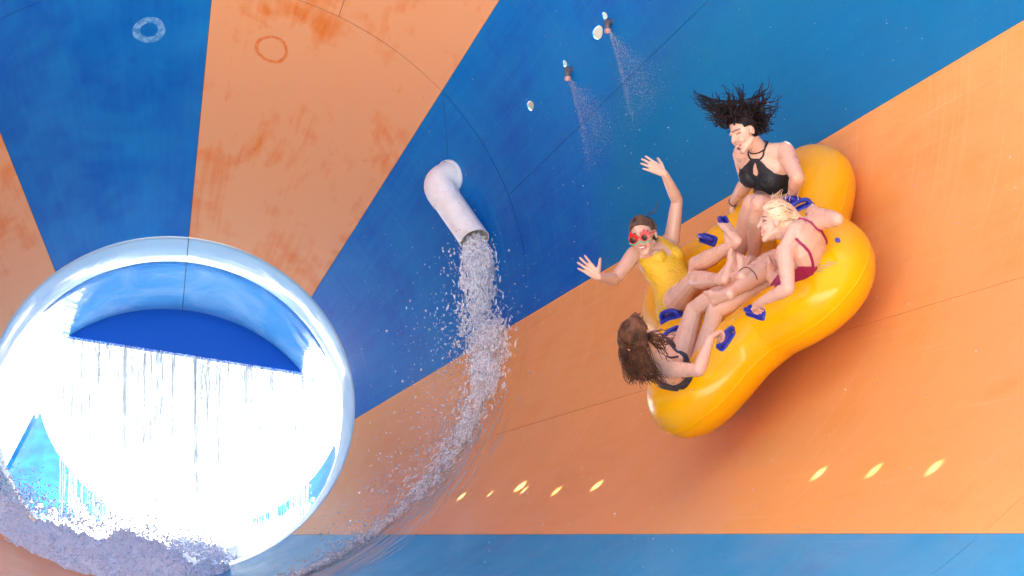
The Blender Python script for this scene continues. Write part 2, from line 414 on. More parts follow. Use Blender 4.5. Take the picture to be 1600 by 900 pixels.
n_ = 2600; uu = rng.random(n_); zz = rng.random(n_) ** 1.0 * 2.0
cc = np.array([edgeL.lerp(edgeR, a_)[:] for a_ in uu]); cc[:, 2] -= zz; cc[:, 1] += rng.normal(size=n_) * .05 - .04; cc[:, 0] += rng.normal(size=n_) * .01
V, F = blobs(cc, .002 + .006 * rng.random(n_) ** 4, 1, np.tile([[0, 0, .010]], (n_, 1)) * rng.random((n_, 1)))
b = len(g.v); vv = np.vstack([np.array([tuple(q) for q in g.v]), V]); ff = g.f + (F + b).tolist()
tagit(mesh_obj('water_curtain', vv, ff, CURT, None, True), 'thin curtain of dripping water hanging across the bright round exit', 'water curtain', kind='stuff')
# foam thrown up where the curtain lands
n_ = 2600
cc = np.array([(edgeL.lerp(edgeR, a_) + dirh * (.1 + .5 * b_))[:] for a_, b_ in zip(rng.random(n_) * 1.3 - .15, rng.random(n_))])
cc[:, 2] = cen.z - .82 + np.abs(rng.normal(size=n_)) * .18
V, F = blobs(cc, .010 + .05 * rng.random(n_) ** 3, 1)
o = remeshed('landing_foam', V, F, FOAM, .014, 1); tagit(o, 'white foam churned up where the curtain lands beyond the exit', 'foam', kind='stuff')
# ------------------------------------------------------------ heap of splashing water in the bottom left corner
cr = [(-3.66, 23.35, -1.50), (-3.42, 23.5, -1.66), (-3.10, 23.7, -1.80), (-2.80, 23.8, -1.86), (-2.50, 23.9, -1.96), (-2.25, 24.0, -2.02), (-2.1, 24.1, -2.08)]
CR = [Vector(p) for p in cr]
def crest(u):
    u = min(max(u, 0), .9999) * (len(CR) - 1); i = int(u); return CR[i].lerp(CR[i + 1], u - i)
rows = []; NU, NV_ = 330, 150
for i in range(NU):
    u = i / (NU - 1); row = []
    for j in range(NV_):
        t = j / (NV_ - 1); a_ = (t - .18) * 1.0                  # the back falls away, the front runs towards the camera
        base = crest(u) + (Vector((-.04, -1.05, -.42)) * (t - .18) if t > .18 else Vector((.02, .5, -.9)) * (.18 - t))
        q = base * 1.0; n1 = fractal(Vector((q.x * 2.6, q.y * 2.2, q.z * 2)), .55, 2.1, 3); n2 = .5 - abs(fractal(Vector((q.x * 9 + n1, q.y * 6, q.z * 8 + 4)), .65, 2.2, 6)); n3 = mnoise(q * 42)
        pk = math.exp(-((t - .18) / .13) ** 2)
        h = .12 * n1 + .075 * n2 + pk * .09 * max(0, mnoise(Vector((u * 13, t * 3, 1)))) + pk * .02 * max(0, mnoise(Vector((u * 60, t * 9, 7))))
        side_ = Vector((mnoise(q * 9 + Vector((5, 0, 0))), mnoise(q * 9 + Vector((0, 9, 0))), 0)) * .018
        row.append(base + Vector((0, -.2, 1)).normalized() * h + side_)
    rows.append(row)
g = Geo(); g.grid(rows, flip=True)
tagit(g.build('splashing_wave', GREYW, None, True), 'grey lilac heap of churning water in front of the round exit', 'wave', kind='stuff')
tt_ = rng.random(20000); cc = []
for t in tt_:
    i = int(rng.random() * NU); j = int(t * NV_); p = rows[i][j]; cc.append((p.x + rng.normal() * .004, p.y + rng.normal() * .004, p.z + .002 + rng.normal() * .004))
V, F = blobs(cc, .003 + .013 * rng.random(20000) ** 2.4, 1); tagit(mesh_obj('wave_froth', V, F, GREYW, None, True), 'pale froth riding on the wave in front of the round exit', 'foam', kind='stuff')
n_ = 6000; uu = rng.random(n_) * (len(cr) - 1)
cc = np.array([(Vector(cr[int(u)]).lerp(Vector(cr[int(u) + 1]), u - int(u)))[:] for u in uu]); cc += rng.normal(size=(n_, 3)) * [.05, .15, .0]; cc[:, 2] += .04 + rng.exponential(size=n_) * .075
V, F = blobs(cc, .002 + .008 * rng.random(n_) ** 3, 1); tagit(mesh_obj('wave_spray', V, F, GREYW, None, True), 'dark droplets flung up from the wave before the exit', 'spray', kind='stuff')
# ------------------------------------------------------------ white inlet pipe
m = M_('white_pvc'); v = m.tc(); m.set(base=m.mix(m.ramp(m.noise(v, 9, 6), [(.45, 0.), (.75, 1.)]), (.88, .88, .87), (.74, .74, .72)), rough=.32); PVC = m.m
m = M_('pipe_inside'); m.set(base=m.ramp(m.noise(m.tc(), 28, 6, .7, 1.), [(.35, (.42, .36, .20)), (.65, (.78, .74, .60))]), rough=.4); PIN = m.m
pipe = empty('water_inlet_pipe'); tagit(pipe, 'white plastic elbow pipe pouring water into the funnel from the blue panel', 'pipe')
PB = cone(4.60, R_(31.0)); nB = cone_n(R_(31.0)); pipe.location = PB; PE = PB + nB * .13 + Vector((-.02, 0, -.03))
PD = Vector((.52, -.42, -.745)).normalized(); RP = .108
PT = PE + PD * .56
a0 = (PE - PB).normalized(); pts = [PB - nB * .05, PB + a0 * .03]
for i in range(9):
    u = i / 8; s_ = PE - a0 * .10; e_ = PE + PD * .10; pts.append(s_ * (1 - u) ** 2 + PE * 2 * u * (1 - u) + e_ * u * u)
g = Geo(); g.tube(pts, [RP * 1.06] * len(pts), 40, caps=False); g.tube([PE + PD * .08, PE + PD * .16], [RP * 1.06] * 2, 40, caps=False)
def annulus(c, d, r0, r1, n_=40):
    u = d.orthogonal().normalized(); w_ = d.cross(u)
    return [[c + (u * math.cos(2 * math.pi * k / n_) + w_ * math.sin(2 * math.pi * k / n_)) * r for r in (r0, r1)] for k in range(n_)]
g.grid(annulus(PE + PD * .16, PD, RP * .98, RP * 1.06), closeu=True, flip=True)
g.build('elbow', PVC, pipe, True, PB)
# straight length with an oblique cut: the cut plane faces the viewer and the floor
cutn = (PD + Vector((0, -.45, -.35)) * 1.1).normalized(); u = PD.orthogonal().normalized(); w_ = PD.cross(u)
def cutring(r, back=None):
    rr = []
    for k in range(48):
        o_ = (u * math.cos(2 * math.pi * k / 48) + w_ * math.sin(2 * math.pi * k / 48)) * r
        if back is not None: rr.append(back + o_)
        else: rr.append(PT + o_ - PD * (o_.dot(cutn) / PD.dot(cutn)))
    return rr
g = Geo(); g.grid([cutring(RP, PE + PD * .10), cutring(RP)], closev=True); g.grid([cutring(RP), cutring(RP * .93)], closev=True)
g.build('straight_pipe', PVC, pipe, True, PB).data.set_sharp_from_angle(angle=R_(40))
g = Geo(); g.grid([cutring(RP * .93), cutring(RP * .93, PE + PD * .12)], closev=True); g.build('pipe_bore', PIN, pipe, True, PB)
# collar on the wall
g = Geo(); n1 = nB; pr = [(RP * 1.06, .03), (RP * 1.13, .028), (RP * 1.15, .012), (RP * 1.15, -.002)]; uu_ = n1.orthogonal().normalized(); ww_ = n1.cross(uu_)
g.grid([[PB + n1 * h + (uu_ * math.cos(2 * math.pi * k / 48) + ww_ * math.sin(2 * math.pi * k / 48)) * r for k in range(48)] for r, h in pr], closev=True, flip=True)
g.build('wall_collar', PVC, pipe, True, PB)
# ------------------------------------------------------------ the water it pours
fall0 = PT + PD * -.03 - Vector((0, 0, .045))
path = [(fall0, .05, 1.), (PT + PD * .02 + Vector((0, -.02, -.05)), .075, 1.), (PT + PD * .05 + Vector((.01, -.01, -.16)), .105, 1.), (PT + PD * .05 + Vector((.02, .0, -.38)), .135, 1.), (PT + PD * .05 + Vector((.02, .03, -.62)), .17, 1.)]
path = [(Vector(p), r, q) for p, r, q in path]
for th, d, r, q in [(-3, 4.60, .20, 1.), (-8, 4.66, .21, 1.), (-13, 4.66, .21, .85), (-20, 4.64, .20, .68), (-27, 4.60, .185, .55), (-34, 4.55, .165, .45), (-41, 4.48, .13, .38), (-48, 4.44, .09, .32), (-56, 4.43, .06, .28), (-64, 4.45, .045, .25), (-72, 4.5, .04, .2)]:
    path.append((cone(d, R_(th), -.04), r, q))
def along(u):
    u *= len(path) - 1; i = min(int(u), len(path) - 2); f_ = u - i
    (p0, r0, q0), (p1, r1_, q1) = path[i], path[i + 1]; return p0.lerp(p1, f_), r0 + (r1_ - r0) * f_, q0 + (q1 - q0) * f_, (p1 - p0).normalized(), i
def inside(q, lift=.004):
    """keep a point on the inner side of the funnel wall"""
    dv = q - FA; d = dv.dot(Fa); th = math.atan2(dv.dot(Fz), dv.dot(Fx)); rad = math.hypot(dv.dot(Fz), dv.dot(Fx))
    if rad > d * TAL - lift: return cone(d, th, -lift)
    return q
cc, rr, st = [], [], []; dc, dr, ds_ = [], [], []
for k in range(30000):
    u = rng.random(); p, r, q, t, i = along(u)
    if rng.random() > .06 + .94 * q: continue
    wall = i >= 5
    off = Vector(rng.normal(size=3).tolist()) * r * .50; pw = p * 5; off += Vector((mnoise(pw + off * 30), mnoise(pw + off * 30 + Vector((7, 0, 0))), mnoise(pw + off * 30 + Vector((0, 7, 0))))) * r * .5
    if wall:
        dv = p - FA; th = math.atan2(dv.dot(Fz), dv.dot(Fx)); n_ = cone_n(th); off -= n_ * off.dot(n_) * .55
    Q = inside(p + off, .004)
    nz_ = fractal(Vector((Q.x * 13, Q.y * 9, Q.z * 8)), .6, 2, 4)
    if nz_ < (.0 if q < .98 else -.12) and rng.random() < .88: continue
    L = (.006 + .016 * rng.random()) * (2. if i < 3 else 1.); t = (t + Vector(rng.normal(size=3).tolist()) * .35).normalized()
    cc.append(Q[:]); rr.append((.0026 + .0075 * rng.random() ** 3) * (.42 + .58 * q)); st.append((t * L * (1.6 if wall else 1.)).to_tuple())
for k in range(4200):
    u = rng.random() ** .8; p, r, q, t, i = along(u)
    off = Vector(rng.normal(size=3).tolist()) * r * (.95 + .5 * rng.random()); Q = inside(p + off - Fa * abs(rng.normal()) * .05, .01)
    dc.append(Q[:]); dr.append(.0022 + .0065 * rng.random() ** 3); ds_.append((t * .006 * rng.random()).to_tuple())
V, F = blobs(cc, rr, 1, st); o = remeshed('pouring_water', V, F, WATER, .0042, 2)
tagit(o, 'foaming white stream of water falling from the inlet pipe down the wall', 'water stream', kind='stuff')
V, F = blobs(dc, dr, 1, ds_); tagit(mesh_obj('stream_spray', V, F, DROP, None, True), 'loose droplets round the stream below the white inlet pipe', 'spray', kind='stuff')
# thin runs of water streaking over the orange and blue below it
g = Geo()
for k in range(650):
    th0 = R_(-14 - 60 * rng.random()); d0 = 4.56 + rng.normal() * .22; L = R_(3 + 9 * rng.random()); n_ = 9; r0 = .0012 + .0022 * rng.random()
    pts = [cone(d0 + .01 * mnoise(Vector((k, i * .4, 0))) + .03 * (i / n_) ** 2, th0 - L * i / n_, -.002) for i in range(n_)]
    g.tube(pts, [r0 * math.sin(math.pi * (i + .6) / (n_ + .2)) for i in range(n_)], 5)
tagit(g.build('water_runs', DROP, None, True), 'thin streaks of water sliding down the lower wall from the stream', 'water streaks', kind='stuff')
# ------------------------------------------------------------ spray nozzles on the upper blue panel
m = M_('nozzle_grey'); m.set(base=(.10, .11, .14), rough=.35); NG = m.m
m = M_('nozzle_pink'); m.set(base=(.62, .33, .28), rough=.4); NPK = m.m
def nozzle(d, th, label):
    B = cone(d, R_(th)); n_ = cone_n(R_(th)); root = empty('spray_nozzle', B); tagit(root, label, 'nozzle', 'spray nozzles on the upper blue wall')
    up = (Vector((0, 0, 1)) - n_ * n_.z).normalized()
    g = Geo(); g.tube([B - n_ * .03 + up * .05, B + n_ * .045 + up * .05], .021, 14); g.tube([B + n_ * .045 + up * .05, B + n_ * .052 + up * .05], [.026, .024], 14)
    g.build('swivel_body', NG, root, True, B)
    g = Geo(); g.tube([B + n_ * .03 + up * .048, B + n_ * .045 + up * .02, B + n_ * .045 - up * .004], [.018, .019, .016], 14); g.build('elbow', NG, root, True, B)
    g = Geo(); g.tube([B + n_ * .045 + up * .006, B + n_ * .045 - up * .004, B + n_ * .045 - up * .022, B + n_ * .045 - up * .028], [.019, .023, .022, .012], 14); g.build('spray_tip', NPK, root, True, B)
nozzle(6.47, 26.3, 'pink tipped spray nozzle beside the largest hole in the blue wall')
nozzle(5.98, 26.0, 'pink tipped spray nozzle below a single small hole in the blue wall')
# fans of fine spray under each nozzle
cc, rr = [], []
for (d, th) in ((6.47, 26.3), (5.98, 26.0)):
    B = cone(d, R_(th)) + cone_n(R_(th)) * .04
    for k in range(4200):
        t = rng.random() ** .75 * (.55 + .45 * rng.random()); a_ = .10 + rng.normal() * .17
        if rng.random() < .25: a_ = -.16 + rng.normal() * .03
        q = cone(d - .0 + math.tan(a_) * t * .9, R_(th - 15 * t), -.03 - .02 * rng.random())
        cc.append(q[:]); rr.append(.0007 + .0013 * rng.random() ** 3)
V, F = blobs(cc, rr, 1); tagit(mesh_obj('nozzle_spray', V, F, DROP, None, True), 'fine fans of spray under the two nozzles', 'spray', kind='stuff')
# ------------------------------------------------------------ mist: fine drops in the air of the funnel
cc, rr = [], []
while len(cc) < 4200:
    u, v_ = rng.random() * 1600, rng.random() * 900
    d = 3.2 + 8.5 * rng.random(); th = R_(-70 + 150 * rng.random() ** 1.0)
    q = cone(d, th, -.03 - .9 * rng.random() ** 2)
    if q.y < 16.5: continue
    cc.append(q[:]); rr.append(.0013 + .0030 * rng.random() ** 5)
V, F = blobs(cc, rr, 1); tagit(mesh_obj('airborne_droplets', V, F, DROP, None, True), 'fine droplets hanging in the air all over the funnel', 'droplets', kind='stuff')
# ------------------------------------------------------------ the raft
RC = Vector((1.44801, 19.64682, .00134)); RX = Vector((-.70531799, .32497421, -.63001452)); RY = Vector((-.01275744, -.89440744, -.44707112)); RN = Vector((-.70877625, -.30728993, .63498749))
def raft_w(x, y, h=0.): return RC + RX * x + RY * y + RN * h
RS, RE, RG, RASP, RR = .7132, .2288, .0428, -.1065, .207
def clover(ph, k=1.):
    r = RS * (1 - RE * math.cos(4 * ph) + RG * math.cos(8 * ph)) * k
    q = math.degrees(ph) % 360; r += .045 * k * math.exp(-((q - 138) / 22) ** 2) - .05 * k * math.exp(-((q - 181) / 11) ** 2)
    return (r * math.cos(ph) * (1 + RASP), r * math.sin(ph) * (1 - RASP))
m = M_('raft_vinyl'); v = m.tc()
m.set(base=m.mix(m.ramp(m.noise(v, 3, 5), [(.35, 0.), (.7, 1.)]), (.92, .45, .0), (.94, .49, .0)), rough=m.ramp(m.noise(v, 7, 5), [(.3, .16), (.7, .28)]), spec=.35)
m.bump(m.noise(v, 1.5, 2, .5), .03, .03); VINYL = m.m
m = M_('raft_floor_vinyl'); m.set(base=(.90, .36, .004), rough=.3); m.bump(m.noise(m.tc(), 12, 4), .25, .02); FLOORV = m.m
m = M_('handle_rubber'); v = m.tc(); m.set(base=m.mix(m.ramp(m.noise(v, 60, 3), [(.45, 0.), (.6, 1.)]), (.004, .018, .36), (.01, .04, .52)), rough=.3, coat=.3); m.bump(m.noise(v, 90, 2), .3, .004); HB = m.m
m = M_('grey_print'); m.set(base=(.55, .36, .12), rough=.5); PRINT = m.m
m = M_('valve_blue'); m.set(base=(.05, .05, .45), rough=.4); VB = m.m
raft = empty('inflatable_raft', RC); tagit(raft, 'big yellow four lobed inflatable raft with blue handles carrying four women', 'raft')
NT = 240
cl = [Vector(raft_w(*clover(2 * math.pi * i / NT))) for i in range(NT)]
def tube_pt(i, a_, r=RR):
    """a_ = 0 outwards, 90 degrees = up along the raft normal"""
    p = cl[i % NT]; t = (cl[(i + 1) % NT] - cl[(i - 1) % NT]).normalized(); out = t.cross(RN)
    if out.dot(p - RC) < 0: out = -out
    return p + out * (math.cos(a_) * r) + RN * (math.sin(a_) * r)
g = Geo(); rows = []
for i in range(NT):
    k = 1.
    rows.append([tube_pt(i, 2 * math.pi * j / 56, RR * k) for j in range(56)])
g.grid(rows, closeu=True, closev=True); tubeo = g.build('outer_tube', VINYL, raft, True, RC)
for nm, ang in (('side_seam', -8),):
    g = Geo(); g.grid([[tube_pt(i, R_(ang) + b_, RR + h) for b_, h in ((-.02, -.003), (-.012, .0028), (.012, .0028), (.02, -.003))] for i in range(NT)], closeu=True, flip=True)
    g.build(nm, VINYL, raft, True, RC)
for i in range(7, NT, 60):          # welded joints across the tube
    g = Geo(); g.grid([[tube_pt(i + q, 2 * math.pi * j / 56, RR + (.0022 if q in (0,) else -.002)) for j in range(57)] for q in (-1, 0, 1)], flip=True)
    g.build('cross_seam', VINYL, raft, True, RC)
# floor and the four padded seats
g = Geo(); rows = []
for i in range(NT):
    ph = 2 * math.pi * i / NT; row = []
    for j in range(25):
        k = .0 + .86 * j / 24; x, y = clover(ph, k)
        h = -.02 + .05 * (k / .86) ** 3 + .012 * math.sin(x * 22) * math.sin(y * 22)
        row.append(raft_w(x, y, h))
    rows.append(row)
g.grid(rows, closeu=True, flip=True)
g.grid([[p - RN * .05 for p in r] for r in rows], closeu=True)
g.build('floor', FLOORV, raft, True, RC)
def handle(x, y, dx, dy, lift=0., on=True):
    """moulded blue handle: oblong base plate with a raised grip loop"""
    from mathutils.bvhtree import BVHTree
    c0 = raft_w(x, y, 1.); loc, nrm, _, _ = BVH.ray_cast(c0 - RC, -RN)
    if nrm.dot(RN) < 0: nrm = -nrm
    c = (loc + RC) + nrm * (.002 + lift); along_ = (RX * dx + RY * dy); along_ = (along_ - nrm * along_.dot(nrm)).normalized(); ac = nrm.cross(along_)
    g = Geo(); L, W, T = .088, .034, .010
    def ringp(sx, sy, h):
        r_ = []
        for k in range(40):
            a_ = 2 * math.pi * k / 40; cx_, sy_ = math.cos(a_), math.sin(a_)
            px = math.copysign(abs(cx_) ** .55, cx_) * L * sx; wloc = W * (1 + .22 * (px / L) ** 2); py = math.copysign(abs(sy_) ** .55, sy_) * wloc * sy
            drop = (px * px + py * py) * 1.2
            r_.append(c + along_ * px + ac * py + nrm * (h - drop))
        return r_
    g.grid([ringp(1, 1, -.01), ringp(1, 1, T * .6), ringp(.95, .9, T), ringp(.80, .66, T + .001), ringp(.76, .60, T * .45), ringp(.5, .4, T * .45)], closev=True); g.fan(ringp(.5, .4, T * .45), True)
    o = g.build('handle', HB, raft, True, RC)
    g = Geo(); pts = []
    for i in range(13):
        u = i / 12; a_ = math.pi * u; pts.append(c + along_ * (-math.cos(a_) * L * .74) + nrm * (T * .3 + .040 * math.sin(a_) ** .6))
    g.tube(pts, [.017, .016] + [.0135] * 9 + [.016, .017], 12); g2 = g.build('grip', HB, o, True, RC)
    return c + nrm * .036
from mathutils.bvhtree import BVHTree
BVH = BVHTree.FromPolygons([v.co.copy() for v in tubeo.data.vertices], [list(p.vertices) for p in tubeo.data.polygons])
for hx in [(.0, -.58, -.10, 1.), (.15, -.60, .55, -1.), (-.565, .012, .9, .35), (.486, .0, 1., -.6), (.49, .248, 1., .35), (.10, .765, .9, .5), (-.137, .77, .5, -1.), (-.50, -.12, .8, -.5)]: handle(*hx)
# valve and printed marks
def decal(name, mat, x, y, rx, ry, dx=1, dy=0):
    loc, nrm, _, _ = BVH.ray_cast(raft_w(x, y, 1.) - RC, -RN)
    if nrm.dot(RN) < 0: nrm = -nrm
    a1 = (RX * dx + RY * dy); a1 = (a1 - nrm * a1.dot(nrm)).normalized(); a2 = nrm.cross(a1); g = Geo(); n_ = 24; rows = []
    for rr_ in (0.02, .5, 1.):
        row = []
        for k in range(n_):
            a_ = 2 * math.pi * k / n_; q = loc + a1 * rx * rr_ * math.cos(a_) + a2 * ry * rr_ * math.sin(a_) + nrm * .05
            l2, n2, _, _ = BVH.ray_cast(q, -nrm); row.append((l2 if l2 else q) + nrm * .003 + RC)
        rows.append(row)
    g.grid(rows, closev=True); g.fan(rows[0]); return g.build(name, mat, raft, True, RC)
decal('valve', VB, -.767, .70, .016, .026)
for i in range(4): decal('printed_mark', PRINT, -.60 - .030 * i, .885 - .008 * i, .006, .045 - .010 * (i == 3), .3, 1)
for i in range(3): decal('printed_mark', PRINT, -.66 - .022 * i, .80 - .015 * i, .005, .016, .3, 1)
decal('printed_mark', PRINT, -.735, .742, .005, .018, .5, 1)
# ------------------------------------------------------------ people
SK = {
  'black': dict(pel=(1.66,19.881,0.5), neck=(1.492,19.613,0.824), head=(1.39,19.528,0.931), shL=(1.634,19.547,0.819), shR=(1.393,19.745,0.815), elL=(1.691,19.334,0.653), wrL=(1.675,19.55,0.552), haL=(1.683,19.616,0.493), elR=(1.437,19.956,0.645), wrR=(1.363,20.152,0.53), haR=(1.365,20.201,0.455), hipL=(1.711,19.811,0.465), hipR=(1.603,19.958,0.521), knL=(1.48,19.475,0.495), knR=(1.445,19.583,0.502), anL=(1.457,19.716,0.194), anR=(1.371,19.799,0.189), toL=(1.405,19.585,0.099), toR=(1.348,19.653,0.107)),
  'yellow': dict(pel=(1.043,19.899,-0.088), neck=(0.862,20.102,0.266), head=(0.805,19.955,0.322), shL=(0.985,20.188,0.277), shR=(0.75,19.996,0.21), elL=(1.019,20.131,0.542), wrL=(0.932,19.975,0.701), haL=(0.882,19.913,0.742), elR=(0.625,19.813,0.05), wrR=(0.519,19.6,0.065), haR=(0.467,19.532,0.092), hipL=(1.128,19.933,-0.065), hipR=(0.982,19.825,-0.097), knL=(1.114,19.581,0.142), knR=(1.088,19.461,0.05), anL=(1.299,19.262,0.248), anR=(1.224,19.103,0.048), toL=(1.243,19.398,0.328), toR=(1.278,19.217,0.159)),
  'pink': dict(pel=(1.636,18.888,-0.025), neck=(1.613,18.608,0.328), head=(1.514,18.741,0.38), shL=(1.548,18.522,0.207), shR=(1.717,18.732,0.374), elL=(1.553,18.347,-0.002), wrL=(1.406,18.517,-0.083), haL=(1.379,18.6,-0.102), elR=(1.842,18.491,0.389), wrR=(1.742,18.703,0.44), haR=(1.705,18.784,0.458), hipL=(1.639,18.808,-0.078), hipR=(1.687,18.955,0.032), knL=(1.509,19.135,0.121), knR=(1.55,19.314,0.174), anL=(1.276,18.864,-0.021), anR=(1.367,18.996,0.084), toL=(1.195,19.009,-0.041), toR=(1.315,19.157,0.068)),
  'navy': dict(pel=(1.023,19.143,-0.56), neck=(0.813,18.784,-0.371), head=(0.716,18.683,-0.28), shL=(0.815,18.921,-0.29), shR=(0.899,18.698,-0.466), elL=(0.901,19.15,-0.413), wrL=(0.907,19.367,-0.315), haL=(0.96,19.427,-0.274), elR=(1.059,18.477,-0.466), wrR=(1.132,18.616,-0.285), haR=(1.18,18.685,-0.254), hipL=(0.968,19.209,-0.503), hipR=(1.107,19.1,-0.522), knL=(1.079,19.317,-0.127), knR=(1.197,19.165,-0.132), anL=(1.309,19.06,0.037), anR=(1.535,19.1,0.036), toL=(1.324,19.183,0.151), toR=(1.452,18.993,0.135)),
}
NA = lambda v: np.array(v, float)
def unit(v): v = NA(v); return v / (np.linalg.norm(v) + 1e-12)
class Body:
    def __init__(s): s.g = Geo(); s.V = []; s.F = []; s.nv = 0; s.caps = []
    def add(s, v, f): s.V.append(v); s.F.append(f + s.nv); s.nv += len(v)
    def sph(s, c, r): 
        v, f = ICO[2]; s.add(NA(c) + v * r, f)
    def ell(s, c, ax, label=None):
        v, f = ICO[2]; s.add(NA(c) + v @ NA(ax), f)
    def cap(s, p0, p1, r0, r1, label='x', mid=None, n=14):
        p0, p1 = NA(p0), NA(p1); prof = [(0, r0), (1, r1)] if mid is None else [(0, r0)] + mid + [(1, r1)]
        d = unit(p1 - p0); u = unit(np.cross(d, [0.3, .2, .9])); w_ = np.cross(d, u)
        a_ = np.arange(n) * 2 * np.pi / n; ringd = np.outer(np.cos(a_), u) + np.outer(np.sin(a_), w_)
        ts = np.linspace(0, 1, 9); rs = np.interp(ts, [p[0] for p in prof], [p[1] for p in prof])
        V = np.vstack([p0 + (p1 - p0) * t + ringd * r for t, r in zip(ts, rs)] + [[p0], [p1]]); F = []
        for i in range(8):
            for j in range(n):
                j2 = (j + 1) % n; q0, q1, q2, q3 = i * n + j, i * n + j2, (i + 1) * n + j2, (i + 1) * n + j; F += [[q0, q1, q2], [q0, q2, q3]]
        c0, c1 = 9 * n, 9 * n + 1
        for j in range(n): F += [[c0, (j + 1) % n, j], [c1, 8 * n + j, 8 * n + (j + 1) % n]]
        s.add(V, np.array(F)); s.sph(p0, r0 * .995); s.sph(p1, r1 * .995)
        s.caps.append((p0, p1, max(r0, .5 * (r0 + r1)), label))
def hand(b, wr, dir_, pn, side, curl=(20, 25, 20), spread=.0, sc=1., thumb_out=45, thumb_curl=15, rwr=.024):
    """side: +1 right, -1 left; pn = the way the palm faces; curl = bend in degrees at the three finger joints"""
    d = unit(dir_); pn = unit(NA(pn) - d * (NA(pn) @ d)); th = np.cross(d, pn) * side       # towards the thumb
    wr = NA(wr); kn = wr + d * .082 * sc
    for i in range(4):
        o = (.0285 - .019 * i) * sc; k = kn + th * o + d * (.004 * (1 - abs(i - 1.2)) - .004 * (i == 3)) * sc
        b.cap(wr + th * o * .55 + d * .012, k, .0125 * sc, .0115 * sc, 'hand')
        ang = spread * (1.3 - i) ; fd = unit(d + th * math.tan(R_(ang))); L = [.074, .082, .076, .058][i] * sc; p = k; a_ = 0
        for j, fr_ in enumerate((.44, .31, .25)):
            a_ += curl[j]; dd = fd * math.cos(R_(a_)) + pn * math.sin(R_(a_)); q = p + dd * L * fr_
            b.cap(p, q, (.0093 - .0008 * j) * sc, (.0086 - .0010 * j) * sc, 'hand', n=10); p = q
    b.cap(wr + d * .01, wr + d * .068 * sc, .019 * sc, .019 * sc, 'hand')
    p = wr + d * .022 * sc + th * .020 * sc; td = unit(d * math.cos(R_(thumb_out)) + th * math.sin(R_(thumb_out)) + pn * .25)
    q = p + td * .040 * sc; b.cap(p, q, .0155 * sc, .0125 * sc, 'hand')
    td2 = unit(td + pn * math.tan(R_(thumb_curl)) - th * .1); r = q + td2 * .030 * sc; b.cap(q, r, .0108 * sc, .0098 * sc, 'hand')
    td3 = unit(td2 + pn * math.tan(R_(thumb_curl))); b.cap(r, r + td3 * .024 * sc, .0098 * sc, .0080 * sc, 'hand')
def foot(b, kn, an, to, sc=1., side=1):
    kn, an, to = NA(kn), NA(an), NA(to); sh = unit(an - kn); f = unit(to - an)
    sole = unit(sh - f * (sh @ f) + 1e-6) ; sole = sole if np.linalg.norm(sh - f * (sh @ f)) > .15 else unit(np.cross(f, np.cross(sh, f)))
    lat = np.cross(sole, f)
    heel = an + sole * .042 * sc - f * .028 * sc; b.cap(an, heel, .033 * sc, .029 * sc, 'foot')
    ball = an + f * .118 * sc + sole * .050 * sc
    b.cap(an + f * .015, ball - sole * .010, .033 * sc, .020 * sc, 'foot')
    b.cap(heel, ball + lat * .02 * side, .027 * sc, .019 * sc, 'foot'); b.cap(heel, ball - lat * .022 * side, .027 * sc, .017 * sc, 'foot')
    b.cap(ball + lat * .026 * sc, ball - lat * .028 * sc, .019 * sc, .016 * sc, 'foot')
    for i in range(5):
        o = (.030 - .0145 * i - (.004 if i else 0)) * side; L = (.048, .042, .038, .033, .027)[i]; r = (.0130, .0088, .0082, .0078, .0076)[i]
        o *= 1.15; p = ball + lat * o * sc + f * .004; q = p + (f + lat * side * .08 * (1 - i * .5)) * L * sc - sole * .002; b.cap(p, q, r * sc, r * .95 * sc, 'foot', n=10); 
